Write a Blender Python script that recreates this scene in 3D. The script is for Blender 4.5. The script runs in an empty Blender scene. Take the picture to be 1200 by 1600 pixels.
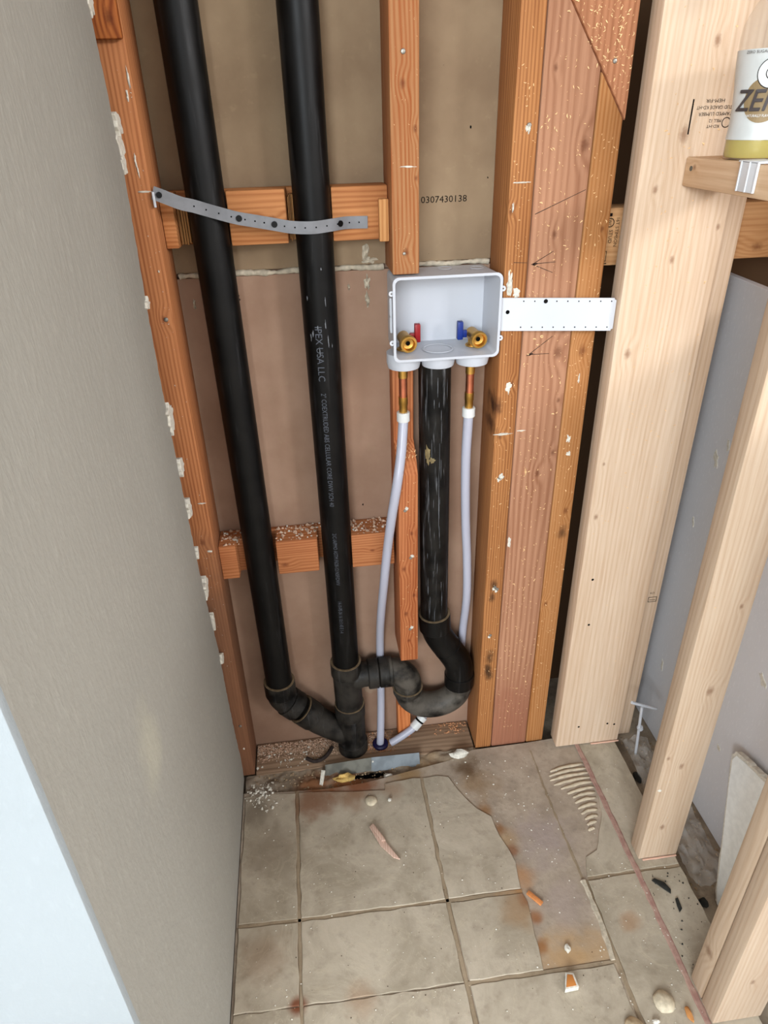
import bpy, bmesh, math, random
from mathutils import Vector, Matrix, Quaternion, noise as mnoise
R = random.Random(7)
S = bpy.context.scene
COL = S.collection

# ------------------------------------------------------------------ camera
cam_d = bpy.data.cameras.new('camera'); cam = bpy.data.objects.new('camera', cam_d); COL.objects.link(cam)
S.camera = cam
cam_d.sensor_fit = 'HORIZONTAL'; cam_d.sensor_width = 36.0; cam_d.lens = 36.0 * 1075.3 / 1200.0
cam_d.clip_start = 0.02
PITCH, ROLL, YAW = 0.52794, 0.028724, 0.111666
fwd = Vector((math.sin(YAW)*math.cos(PITCH), math.cos(YAW)*math.cos(PITCH), -math.sin(PITCH)))
rgt = Vector((math.cos(YAW), -math.sin(YAW), 0)); dwn = fwd.cross(rgt)
r2 = math.cos(ROLL)*rgt + math.sin(ROLL)*dwn; d2 = -math.sin(ROLL)*rgt + math.cos(ROLL)*dwn
M = Matrix((r2, -d2, -fwd)).transposed().to_4x4(); M.translation = Vector((0, -1.08, 1.285))
cam.matrix_world = M

# ------------------------------------------------------------------ world, light, exposure
w = bpy.data.worlds.new('world'); S.world = w; w.use_nodes = True
bg = w.node_tree.nodes['Background']; bg.inputs[0].default_value = (0.98, 0.99, 1.0, 1); bg.inputs[1].default_value = 0.70
def area(name, loc, target, sx, sy, power, color):
    d = bpy.data.lights.new(name, 'AREA'); d.shape = 'RECTANGLE'; d.size = sx; d.size_y = sy; d.energy = power; d.color = color
    o = bpy.data.objects.new(name, d); COL.objects.link(o); o.location = loc
    o.rotation_euler = (Vector(target)-Vector(loc)).to_track_quat('-Z', 'Y').to_euler()
    return o
area('window_and_fill_light', (-2.0, -5.5, 2.5), (0.2, 0.0, 0.6), 3.2, 1.6, 195, (0.86, 0.94, 1.0))
area('window_and_fill_light', (4.5, -4.2, 3.4), (-0.1, -0.2, 0.6), 3.2, 1.6, 340, (0.985, 0.99, 1.0))  # added fill from the right to brighten the left wall; no known window
S.view_settings.view_transform = 'Standard'; S.view_settings.look = 'None'
S.view_settings.gamma = 1.0; S.view_settings.use_curve_mapping = False
S.view_settings.exposure = 1.12

# ------------------------------------------------------------------ node helpers
def lin(c):
    return tuple(((v/255/12.92) if v/255 <= .04045 else ((v/255+.055)/1.055)**3.4) for v in c) + (1,)
class NT:
    def __init__(s, name):
        s.m = bpy.data.materials.new(name); s.m.use_nodes = True; s.t = s.m.node_tree; s.n = s.t.nodes
        s.b = s.n['Principled BSDF']
        s.tc = s.n.new('ShaderNodeTexCoord')
    def add(s, typ, **kw):
        o = s.n.new(typ)
        for k, v in kw.items(): setattr(o, k, v)
        return o
    def L(s, a, b): s.t.links.new(a, b)
    def put(s, sock, v):
        if hasattr(v, 'links') or isinstance(v, bpy.types.NodeSocket): s.L(v, sock)
        else: sock.default_value = v
    def math(s, op, a, b=0.0, c=0.0, clamp=False):
        o = s.add('ShaderNodeMath', operation=op, use_clamp=clamp)
        s.put(o.inputs[0], a); s.put(o.inputs[1], b); s.put(o.inputs[2], c); return o.outputs[0]
    def vmul(s, v, k):
        o = s.add('ShaderNodeVectorMath', operation='MULTIPLY'); s.put(o.inputs[0], v); o.inputs[1].default_value = k; return o.outputs[0]
    def vadd(s, v, k):
        o = s.add('ShaderNodeVectorMath', operation='ADD'); s.put(o.inputs[0], v); s.put(o.inputs[1], k); return o.outputs[0]
    def dist(s, v, k):
        o = s.add('ShaderNodeVectorMath', operation='DISTANCE'); s.put(o.inputs[0], v); o.inputs[1].default_value = k; return o.outputs['Value']
    def noise(s, v, scale, detail=3, rough=.55, dist=0.0):
        o = s.add('ShaderNodeTexNoise'); s.L(v, o.inputs['Vector']); o.inputs['Scale'].default_value = scale
        o.inputs['Detail'].default_value = detail; o.inputs['Roughness'].default_value = rough; o.inputs['Distortion'].default_value = dist
        return o.outputs['Fac']
    def ramp(s, f, lo, hi, a=0.0, b=1.0):
        o = s.add('ShaderNodeMapRange', interpolation_type='SMOOTHSTEP'); s.put(o.inputs[0], f)
        o.inputs[1].default_value = lo; o.inputs[2].default_value = hi; o.inputs[3].default_value = a; o.inputs[4].default_value = b
        return o.outputs[0]
    def mix(s, f, a, b, mode='MIX'):
        o = s.add('ShaderNodeMix', data_type='RGBA', blend_type=mode); s.put(o.inputs[0], f); s.put(o.inputs[6], a); s.put(o.inputs[7], b)
        return o.outputs[2]
    def bump(s, h, strength, d=.001):
        o = s.add('ShaderNodeBump'); s.put(o.inputs['Height'], h); o.inputs['Strength'].default_value = strength; o.inputs['Distance'].default_value = d
        s.L(o.outputs[0], s.b.inputs['Normal'])
    def fin(s, col, rough=.6, spec=.4, metal=0.0):
        s.put(s.b.inputs['Base Color'], col); s.put(s.b.inputs['Roughness'], rough)
        s.b.inputs['Specular IOR Level'].default_value = spec; s.b.inputs['Metallic'].default_value = metal
        return s.m

def plain(name, rgb, rough=.5, spec=.4, metal=0.0, var=.0, scale=40, bump=0.0):
    t = NT(name); c = lin(rgb); co = t.tc.outputs['Object']
    if var or bump:
        f = t.noise(co, scale, 4)
        if var: c = t.mix(t.ramp(f, .35, .65), tuple(x*(1-var) for x in c[:3])+(1,), tuple(min(1, x*(1+var*.6)) for x in c[:3])+(1,))
        if bump: t.bump(f, bump)
    return t.fin(c, rough, spec, metal)

def wood(name, c1, c2, loc, knots=(), axis='Z', period=.008, cath=1.0, rough=.72, weather=None, spots=(), seed=0.0, grain=.28):
    """c1 early wood, c2 late wood; knots/spots in world coordinates (x,y,z,r); loc is the board's origin"""
    t = NT(name); co = t.tc.outputs['Object']
    if axis == 'X':
        sw = t.add('ShaderNodeMapping'); sw.inputs['Rotation'].default_value = (0, math.pi/2, 0); t.L(co, sw.inputs['Vector']); base = sw.outputs[0]
    elif axis == 'Y':
        sw = t.add('ShaderNodeMapping'); sw.inputs['Rotation'].default_value = (math.pi/2, 0, 0); t.L(co, sw.inputs['Vector']); base = sw.outputs[0]
    else: base = co
    p = t.vadd(base, (seed*1.37, seed*2.11, seed*.73))
    sep = t.add('ShaderNodeSeparateXYZ'); t.L(p, sep.inputs[0])
    u = t.math('MULTIPLY_ADD', sep.outputs[1], .62, sep.outputs[0])
    n1 = t.noise(t.vmul(p, (9, 9, 1.1)), 1.0, 2, .5)
    u = t.math('MULTIPLY_ADD', n1, .045*cath, u)
    knot = None
    for (kx, ky, kz, kr) in knots:
        k = Vector((kx, ky, kz)) - Vector(loc)
        sc = {'Z': (1, .6, .62), 'X': (.62, .6, 1), 'Y': (1, .62, .6)}[axis]
        d = t.dist(t.vmul(co, sc), (k.x*sc[0], k.y*sc[1], k.z*sc[2]))
        push = t.ramp(d, kr*.4, kr*3.6, .011*kr/.009, 0.0)
        u = t.math('ADD', u, push)
        dn = t.math('MULTIPLY_ADD', t.noise(co, 260, 2), kr*.7, d)
        km = t.ramp(dn, kr*.45, kr*1.5, 1.0, 0.0)
        knot = km if knot is None else t.math('MAXIMUM', knot, km)
    ph = t.math('MULTIPLY', u, 2*math.pi/period)
    ph = t.math('MULTIPLY_ADD', t.noise(t.vmul(p, (16, 16, 1.6)), 1.0, 3), 9.0, ph)
    s1 = t.math('MULTIPLY_ADD', t.math('SINE', ph), .5, .5)
    s1 = t.math('POWER', s1, 1.4)
    fib = t.noise(t.vmul(p, (260, 260, 7)), 1.0, 3, .65)
    big = t.noise(t.vmul(p, (14, 14, 2.2)), 1.0, 3, .55)
    f = t.math('MULTIPLY_ADD', s1, grain, (.30-grain)*.5)
    f = t.math('MULTIPLY_ADD', fib, .60, f)
    f = t.math('MULTIPLY_ADD', big, .55, f)
    f = t.ramp(f, .38, 1.12)
    col = t.mix(f, lin(c1), lin(c2))
    if weather:
        wz, wc, wr = weather
        sp = t.add('ShaderNodeSeparateXYZ'); t.L(co, sp.inputs[0])
        h = t.math('MULTIPLY_ADD', t.noise(co, 9, 4), .30, sp.outputs[2])
        col = t.mix(t.math('MULTIPLY', t.ramp(h, wz+.15, wz+.15+wr, 1.0, 0.0), .8), col, t.mix(fib, lin(wc), lin(tuple(v*.8 for v in wc))))
    for (sx, sy, sz, sr, sc_, amt) in spots:
        k = Vector((sx, sy, sz)) - Vector(loc)
        d = t.dist(t.vmul(co, (1, .3, .55)), (k.x, k.y*.3, k.z*.55))
        d = t.math('MULTIPLY_ADD', t.noise(co, 55, 4), sr*1.3, d)
        col = t.mix(t.math('MULTIPLY', t.ramp(d, sr*.7, sr*1.7, 1.0, 0.0), amt), col, lin(sc_))
    if knot is not None:
        col = t.mix(t.math('MULTIPLY', knot, .62), col, lin((c2[0]*.72, c2[1]*.60, c2[2]*.50)))
    t.bump(t.math('MULTIPLY_ADD', s1, .6, fib), .25, .0006)
    return t.fin(col, rough, .25)

# ------------------------------------------------------------------ mesh helpers
def mesh(name, verts, faces, mat=None, parent=None, loc=(0, 0, 0), smooth=False):
    me = bpy.data.meshes.new(name); me.from_pydata([Vector(v)-Vector(loc) for v in verts], [], faces); me.validate(); me.update()
    bm = bmesh.new(); bm.from_mesh(me); bmesh.ops.recalc_face_normals(bm, faces=bm.faces); bm.to_mesh(me); bm.free()
    return link(name, me, mat, parent, loc, smooth)
def link(name, me, mat=None, parent=None, loc=(0, 0, 0), smooth=False):
    o = bpy.data.objects.new(name, me); COL.objects.link(o)
    if mat: me.materials.append(mat)
    if smooth:
        for p in me.polygons: p.use_smooth = True
    o.location = loc
    if parent is not None:
        o.parent = parent
        pw = Vector((0, 0, 0)); q = parent
        while q is not None: pw = pw + Vector(q.location); q = q.parent
        o.location = Vector(loc) - pw
    return o
def from_bm(name, bm, mat=None, parent=None, loc=(0, 0, 0), smooth=False, angle=None):
    bmesh.ops.translate(bm, verts=bm.verts, vec=-Vector(loc))
    bmesh.ops.recalc_face_normals(bm, faces=bm.faces)
    me = bpy.data.meshes.new(name); bm.to_mesh(me); bm.free()
    o = link(name, me, mat, parent, loc, smooth)
    if angle:
        for p in me.polygons: p.use_smooth = True
        me.set_sharp_from_angle(angle=math.radians(angle))
    return o
def bm_box(bm, x0, x1, y0, y1, z0, z1, bev=0.0, seg=2):
    vs = [bm.verts.new((x, y, z)) for x in (x0, x1) for y in (y0, y1) for z in (z0, z1)]
    fs = [(0, 1, 3, 2), (4, 6, 7, 5), (0, 4, 5, 1), (2, 3, 7, 6), (0, 2, 6, 4), (1, 5, 7, 3)]
    F = [bm.faces.new([vs[i] for i in f]) for f in fs]
    if bev: bmesh.ops.bevel(bm, geom=list({e for f in F for e in f.edges}), offset=bev, segments=seg, profile=.5, affect='EDGES')
def bm_prism(bm, pts, lo, hi, axis='Z', bev=0.0):
    def P(a, b, h): return {'Z': (a, b, h), 'Y': (a, h, b), 'X': (h, a, b)}[axis]
    lo_v = [bm.verts.new(P(a, b, lo)) for a, b in pts]; hi_v = [bm.verts.new(P(a, b, hi)) for a, b in pts]
    n = len(pts); F = [bm.faces.new(lo_v[::-1]), bm.faces.new(hi_v)]
    for i in range(n): F.append(bm.faces.new((lo_v[i], lo_v[(i+1) % n], hi_v[(i+1) % n], hi_v[i])))
    bmesh.ops.recalc_face_normals(bm, faces=F)
    if bev: bmesh.ops.bevel(bm, geom=list({e for f in F for e in f.edges}), offset=bev, segments=2, profile=.5, affect='EDGES')
def sweep(bm, pts, rad, seg=28, cap=True):
    pts = [Vector(p) for p in pts]; n = len(pts)
    if not hasattr(rad, '__len__'): rad = [rad]*n
    tan = []
    for i in range(n):
        a = pts[max(0, i-1)]; b = pts[min(n-1, i+1)]; d = b-a
        if d.length < 1e-9: d = tan[-1] if tan else Vector((0, 0, 1))
        tan.append(d.normalized())
    ref = Vector((0, 1, 0)) if abs(tan[0].y) < .9 else Vector((1, 0, 0))
    u = tan[0].cross(ref).normalized(); rings = []
    for i in range(n):
        if i: u = tan[i-1].rotation_difference(tan[i]) @ u
        u = (u - tan[i]*u.dot(tan[i])).normalized(); v = tan[i].cross(u)
        rings.append([bm.verts.new(pts[i] + rad[i]*(math.cos(2*math.pi*k/seg)*u + math.sin(2*math.pi*k/seg)*v)) for k in range(seg)])
    for i in range(n-1):
        for k in range(seg):
            bm.faces.new((rings[i][k], rings[i][(k+1) % seg], rings[i+1][(k+1) % seg], rings[i+1][k]))
    if cap: bm.faces.new(rings[0][::-1]); bm.faces.new(rings[-1])
def lathe(bm, prof, c, axis=Vector((0, 0, 1)), seg=40, cap=True):
    """prof: list of (r, h) along axis from point c"""
    a = Vector(axis).normalized(); ref = Vector((0, 1, 0)) if abs(a.y) < .9 else Vector((1, 0, 0))
    u = a.cross(ref).normalized(); v = a.cross(u); c = Vector(c); rings = []
    for r, h in prof:
        rings.append([bm.verts.new(c + a*h + r*(math.cos(2*math.pi*k/seg)*u + math.sin(2*math.pi*k/seg)*v)) for k in range(seg)])
    for i in range(len(prof)-1):
        for k in range(seg): bm.faces.new((rings[i][k], rings[i][(k+1) % seg], rings[i+1][(k+1) % seg], rings[i+1][k]))
    if cap: bm.faces.new(rings[0][::-1]); bm.faces.new(rings[-1])
def smooth_path(pts, n=8):
    P = [Vector(p) for p in pts]; out = []
    for i in range(len(P)-1):
        p0 = P[max(0, i-1)]; p1 = P[i]; p2 = P[i+1]; p3 = P[min(len(P)-1, i+2)]
        for k in range(n):
            t = k/n
            out.append(.5*((2*p1)+(-p0+p2)*t+(2*p0-5*p1+4*p2-p3)*t*t+(-p0+3*p1-3*p2+p3)*t**3))
    out.append(P[-1]); return out
def tag(o, label=None, cat=None, group=None, kind=None):
    if label: o['label'] = label
    if cat: o['category'] = cat
    if group: o['group'] = group
    if kind: o['kind'] = kind
    return o
def empty(name, loc, label=None, cat=None, group=None, kind=None):
    o = bpy.data.objects.new(name, None); COL.objects.link(o); o.location = loc; o.empty_display_size = .02
    return tag(o, label, cat, group, kind)
def box(name, b, mat, parent=None, bev=.002, loc=None):
    bm = bmesh.new(); bm_box(bm, *b, bev=bev)
    if loc is None: loc = ((b[0]+b[1])/2, (b[2]+b[3])/2, b[4])
    return from_bm(name, bm, mat, parent, loc, angle=40)
def text_geo(body, size):
    c = bpy.data.curves.new('lettering', 'FONT'); c.body = body; c.size = size; c.resolution_u = 2
    o = bpy.data.objects.new('lettering', c); COL.objects.link(o)
    me = bpy.data.meshes.new_from_object(o.evaluated_get(bpy.context.evaluated_depsgraph_get()))
    vs = [tuple(v.co) for v in me.vertices]; fs = [tuple(p.vertices) for p in me.polygons]
    bpy.data.objects.remove(o); bpy.data.curves.remove(c); bpy.data.meshes.remove(me)
    return vs, fs
def lettering(name, body, size, fn, mat, parent, stretch=1.0):
    vs, fs = text_geo(body, size)
    me = bpy.data.meshes.new(name); me.from_pydata([fn(v[0]*stretch, v[1]) for v in vs], [], fs); me.update()
    return link(name, me, mat, parent, (0, 0, 0))
def lump(name, c, rx, ry, rz, mat, parent=None, seed=0, rough=.35, sub=2):
    bm = bmesh.new(); bmesh.ops.create_icosphere(bm, subdivisions=sub, radius=1)
    for v in bm.verts:
        n = 1 + rough*mnoise.noise(v.co*1.7 + Vector((seed*3.1, seed, seed*1.7))) + .5*rough*mnoise.noise(v.co*4.5 + Vector((seed, seed*2, 0)))
        v.co = Vector((v.co.x*rx*n, v.co.y*ry*n, v.co.z*rz*n))
    bmesh.ops.translate(bm, verts=bm.verts, vec=c)
    lo = min(v.co.z for v in bm.verts)
    return from_bm(name, bm, mat, parent, (c[0], c[1], lo), angle=35)
def smear(name, cx, cz, w, h, mat, parent, y=-.0004, seed=1, n=26, th=.0016, strands=0):
    """ragged low-relief dab on a face that looks along -Y"""
    bm = bmesh.new(); ring = []; ring2 = []
    for i in range(n):
        a = 2*math.pi*i/n; k = .75 + .5*mnoise.noise(Vector((math.cos(a)*1.9+seed*2.3, math.sin(a)*1.9, seed*1.1))) + R.uniform(-.14, .14)
        ring.append(bm.verts.new((cx+w/2*k*math.cos(a), y, cz+h/2*k*math.sin(a))))
        ring2.append(bm.verts.new((cx+w/2*k*.6*math.cos(a), y-th*R.uniform(.5, 1.3), cz+h/2*k*.6*math.sin(a))))
    for i in range(n): bm.faces.new((ring[i], ring[(i+1) % n], ring2[(i+1) % n], ring2[i]))
    c = bm.verts.new((cx, y-th, cz))
    for i in range(n): bm.faces.new((ring2[i], ring2[(i+1) % n], c))
    return from_bm(name, bm, mat, parent, (cx, y, cz))
def flakes(name, n, place, mat, parent=None, size=(.0018, .006), label=None):
    """loose shavings or crumbs scattered on a surface: place() -> (point, normal)"""
    vs = []; fs = []
    for _ in range(int(n*1.7)):
        p, nn = place(); p = Vector(p); nn = Vector(nn)
        a = nn.orthogonal().normalized(); a.rotate(Quaternion(nn, R.uniform(0, 6.28))); b = nn.cross(a)
        l = R.uniform(*size)*R.uniform(.45, .95); wd = l*R.uniform(.18, .45); h = R.uniform(.0003, .0011)+l*.08
        i = len(vs)
        for s, t, k in ((-1, -1, .1), (-1, 1, .1), (0, -1, 1), (0, 1, 1), (1, -1, .2), (1, 1, .2)):
            vs.append(p + a*s*l*.5 + b*(t*wd*.5*(1 if s == 0 else .5) + (wd*.4 if s == 0 else 0)) + nn*(h*k))
        fs += [(i, i+2, i+3, i+1), (i+2, i+4, i+5, i+3)]
    o = mesh(name, vs, fs, mat, parent); o['kind'] = 'stuff'
    return o
def crumbs(name, pts, mat, parent=None):
    vs = []; fs = []
    for (p, r) in pts:
        i = len(vs); p = Vector(p)
        for k in range(5):
            a = 2*math.pi*k/5 + R.random(); vs.append(p+Vector((math.cos(a)*r*R.uniform(.6, 1.2), math.sin(a)*r*R.uniform(.6, 1.2), 0)))
        vs.append(p+Vector((R.uniform(-.3, .3)*r, R.uniform(-.3, .3)*r, r*R.uniform(.6, 1.1))))
        fs += [(i+k, i+(k+1) % 5, i+5) for k in range(5)] + [(i+4, i+3, i+2, i+1, i)]
    o = mesh(name, vs, fs, mat, parent); o['kind'] = 'stuff'
    return o

# ------------------------------------------------------------------ shared materials
def wall_paint(name, rgb, sc, strength, patch=None, fleck=.34):
    t = NT(name); co = t.tc.outputs['Object']
    a = t.noise(t.vmul(co, (1, 1, .4)), sc, 4, .6); b = t.noise(co, sc*.28, 3)
    c = lin(rgb)
    col = t.mix(t.ramp(t.noise(co, 2.2, 4), .3, .7), tuple(x*.93 for x in c[:3])+(1,), c)
    col = t.mix(t.math('MULTIPLY', t.ramp(a, .55, .70), fleck), col, tuple(min(1, x*1.22) for x in c[:3])+(1,))
    if patch:
        d = t.math('MULTIPLY_ADD', t.noise(co, 14, 4), .06, t.dist(t.vmul(co, (1, 1, .7)), patch))
        col = t.mix(t.ramp(d, .045, .085, .55, 0.0), col, lin((193, 190, 176)))
    t.bump(t.math('MULTIPLY_ADD', b, .6, a), strength, .0016)
    return t.fin(col, .62, .35)
M_wall = wall_paint('painted_plaster', (176, 174, 167), 130, .6, (-.213, -.50, .66*.7))
M_end = wall_paint('knockdown_plaster', (178, 184, 187), 120, .5, None, .1)
M_grey = wall_paint('grey_paint', (226, 226, 228), 200, .15)
M_plaster = plain('white_gypsum', (222, 218, 208), .9, .2, var=.14, scale=220, bump=.4)
M_joint = plain('joint_compound', (205, 196, 180), .85, .2, var=.2, scale=120, bump=.5)
def kraft():
    t = NT('kraft_paper'); co = t.tc.outputs['Object']
    f = t.noise(co, 5, 5, .6); g = t.noise(co, 60, 4); sp = t.noise(co, 170, 2)
    col = t.mix(t.ramp(f, .3, .72), lin((170, 144, 126)), lin((188, 163, 145)))
    col = t.mix(t.math('MULTIPLY', t.ramp(g, .55, .8), .25), col, lin((184, 165, 142)))
    col = t.mix(t.math('MULTIPLY', t.ramp(sp, .76, .8), .55), col, lin((70, 55, 45)))
    t.bump(g, .08); return t.fin(col, .85, .2)
M_kraft = kraft()
def kraft2():
    t = NT('kraft_paper_upper'); co = t.tc.outputs['Object']
    f = t.noise(co, 6, 5, .6); g = t.noise(co, 70, 4); sp = t.noise(co, 150, 2)
    col = t.mix(t.ramp(f, .3, .72), lin((160, 141, 120)), lin((178, 160, 137)))
    col = t.mix(t.math('MULTIPLY', t.ramp(g, .58, .8), .2), col, lin((194, 178, 150)))
    col = t.mix(t.math('MULTIPLY', t.ramp(sp, .75, .79), .5), col, lin((80, 62, 50)))
    t.bump(g, .08); return t.fin(col, .85, .2)
M_kraft_up = kraft2()
OLD1, OLD2 = (192, 153, 116), (155, 112, 78)
TAN1, TAN2 = (194, 152, 110), (156, 110, 70)
NEW1, NEW2 = (224, 206, 187), (203, 178, 153)
M_black = None
def abs_mat(name, scuff, dust=0.0, rough=.3):
    t = NT(name); co = t.tc.outputs['Object']
    st = t.noise(t.vmul(co, (120, 120, 9)), 1.0, 4, .6, .4); g = t.noise(co, 26, 4)
    col = t.mix(t.math('MULTIPLY', t.ramp(st, .56, .72), scuff), lin((17, 17, 19)), lin((150, 150, 152)))
    col = t.mix(t.math('MULTIPLY', t.ramp(g, .3, .66), dust), col, lin((128, 122, 114)))
    ro = t.math('MULTIPLY_ADD', g, .25, rough-.1)
    return t.fin(col, ro, .22)
M_pipe = abs_mat('black_pipe', .06, .02, .42)
M_scuff = abs_mat('scuffed_pipe', .62, .09, .4)
M_fit = abs_mat('dusty_fitting', .14, .26, .5)
M_trap = abs_mat('dusty_trap', .15, .8, .5)
M_rim = plain('fitting_rim', (150, 134, 112), .6, .3, var=.3, scale=90)
M_pex = NT('translucent_tube'); 
M_pex.b.inputs['Subsurface Weight'].default_value = .25; M_pex.b.inputs['Subsurface Radius'].default_value = (.004, .004, .005)
M_pex = M_pex.fin(lin((196, 196, 206)), .35, .5)
M_ring = plain('tube_ring', (222, 222, 220), .45, .4)
M_brass = plain('brass', (222, 186, 118), .42, .5, 1.0, var=.15, scale=60)
M_copper = plain('copper', (220, 156, 128), .42, .5, 1.0, var=.15, scale=50)
M_red = plain('red_plastic', (168, 20, 40), .4, .4)
M_blue = plain('blue_plastic', (20, 72, 150), .4, .4)
M_navy = plain('navy_plastic', (44, 40, 92), .45, .4)
M_white = plain('white_plastic', (212, 214, 218), .38, .45)
M_pvc = plain('outlet_box_plastic', (206, 208, 213), .42, .45)
M_hole = plain('dark_hole', (14, 13, 13), .8, .1)
M_screw = plain('black_screw', (28, 28, 30), .4, .5, .6)
M_steel = plain('dull_steel', (132, 130, 122), .6, .4, .5, var=.25, scale=40)
M_zinc = plain('bluish_steel', (140, 145, 148), .55, .4, .5, var=.2, scale=30)
M_galv = plain('grey_strap', (150, 151, 154), .45, .4, .25, var=.08, scale=60)
M_dust = plain('sawdust', (236, 206, 166), .9, .1, var=.15, scale=300)
M_pink = plain('pink_dust', (214, 190, 170), .95, .1, var=.3, scale=200)
M_ink = plain('black_ink', (52, 44, 40), .8, .1)
M_pencil = plain('pencil_lead', (92, 72, 62), .7, .3)
M_print = plain('silver_print', (150, 152, 156), .6, .2)
M_faint = plain('faint_print', (116, 119, 126), .6, .2)
M_nail = plain('nail_head', (176, 172, 164), .4, .5, .7, var=.3, scale=300)

# ------------------------------------------------------------------ setting: floor
def tile_mat():
    t = NT('stone_look_tile'); co = t.tc.outputs['Object']
    oi = t.add('ShaderNodeObjectInfo')
    p = t.vadd(co, t.math('MULTIPLY', oi.outputs['Random'], 7.0))
    f = t.noise(p, 9, 6, .62, .6); g = t.noise(p, 45, 5, .6); v = t.noise(p, 7, 5, .6, 1.6)
    col = t.mix(t.ramp(f, .3, .7), lin((178, 169, 153)), lin((201, 192, 177)))
    col = t.mix(t.math('MULTIPLY', t.ramp(g, .5, .75), .35), col, lin((150, 139, 124)))
    vein = t.math('ABSOLUTE', t.math('SUBTRACT', v, .5))
    col = t.mix(t.ramp(vein, .0, .016, .32, 0.0), col, lin((206, 196, 178)))
    speck = t.noise(co, 130, 3); col = t.mix(t.math('MULTIPLY', t.ramp(speck, .70, .76), .5), col, lin((108, 92, 76)))
    for (x, y, r, c, a) in ((-.06, -.095, .05, (150, 104, 66), .75), (.03, -.085, .045, (160, 118, 80), .65), (.11, -.09, .03, (165, 125, 90), .4), (-.16, -.40, .05, (150, 118, 84), .35),
                            (-.10, -.487, .016, (140, 84, 42), .9), (0.0, -.488, .03, (168, 128, 88), .35), (.31, -.38, .04, (176, 142, 100), .5), (.33, -.36, .02, (160, 110, 70), .6),
                            (.50, -.43, .02, (184, 150, 116), .5), (-.185, -.1, .04, (130, 118, 104), .5), (-.14, -.2, .06, (150, 137, 120), .5)):
        d = t.math('MULTIPLY_ADD', t.noise(co, 24, 5), r*1.6, t.dist(co, (x, y, 0)))
        col = t.mix(t.ramp(d, r*1.0, r*2.1, a, 0.0), col, lin(c))
    t.bump(t.math('MULTIPLY_ADD', g, .5, f), .35, .004)
    return t.fin(col, .5, .4)
M_tile = tile_mat()
def mortar_mat(name, c1, c2, stains):
    t = NT(name); co = t.tc.outputs['Object']
    f = t.noise(co, 14, 6, .65); g = t.noise(co, 90, 5, .65)
    col = t.mix(t.ramp(f, .3, .7), lin(c1), lin(c2))
    col = t.mix(t.math('MULTIPLY', t.ramp(g, .5, .75), .4), col, lin(tuple(v*.85 for v in c1)))
    for (x, y, r, c, a) in stains:
        d = t.math('MULTIPLY_ADD', t.noise(co, 30, 5), r*1.5, t.dist(co, (x, y, -.005)))
        col = t.mix(t.ramp(d, r*.9, r*2.0, a, 0.0), col, lin(c))
    t.bump(t.math('MULTIPLY_ADD', g, .5, f), .4, .003)
    return t.fin(col, .85, .2)
M_mortar = mortar_mat('mortar', (176, 164, 150), (198, 186, 171), [(-.05, -.07, .05, (160, 112, 72), .85), (.04, -.065, .06, (156, 104, 64), .85), (.15, -.055, .05, (176, 150, 112), .8), (.30, -.10, .05, (168, 146, 118), .7), (.33, -.24, .03, (190, 165, 130), .7), (.33, -.32, .03, (194, 156, 118), .7),
            (.36, -.47, .05, (198, 170, 132), .7), (.42, -.47, .05, (198, 172, 136), .65), (.30, -.165, .02, (168, 134, 96), .8), (.318, -.215, .016, (162, 122, 82), .8), (.333, -.265, .018, (160, 116, 76), .85), (.335, -.40, .016, (168, 122, 80), .8), (.330, -.45, .016, (168, 126, 84), .8), (.40, -.25, .07, (182, 170, 164), .8), (.40, -.38, .05, (184, 171, 163), .7), (.29, -.05, .035, (124, 102, 78), .85)])
M_grout = mortar_mat('grout', (164, 150, 130), (182, 168, 148), [(.33, -.35, .05, (190, 152, 108), .7), (-.096, -.1, .05, (140, 98, 66), .6)])
M_sub = mortar_mat('subfloor_dirt', (154, 141, 125), (186, 174, 158), [(.02, -.05, .06, (164, 112, 70), .8), (-.06, -.05, .05, (168, 122, 84), .8), (.10, -.045, .03, (128, 92, 64), .7), (-.18, -.05, .04, (206, 196, 182), .7), (.2, -.04, .06, (184, 160, 128), .8), (.29, -.03, .035, (130, 104, 76), .8)])
M_chalk = NT('pink_chalk')
def chalk():
    t = M_chalk; co = t.tc.outputs['Object']; f = t.noise(co, 70, 4)
    return t.fin(t.mix(t.ramp(f, .35, .65), lin((178, 148, 139)), lin((192, 168, 156))), .9, .1)
M_chalk = chalk()
M_orange = plain('orange_chalk', (218, 186, 168), .8, .2)

floor = box('floor', (-4.0, 6.0, -7.0, .228, -.07, -.03), M_sub, None, 0, (0, 0, 0)); tag(floor, None, None, None, 'structure')
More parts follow.
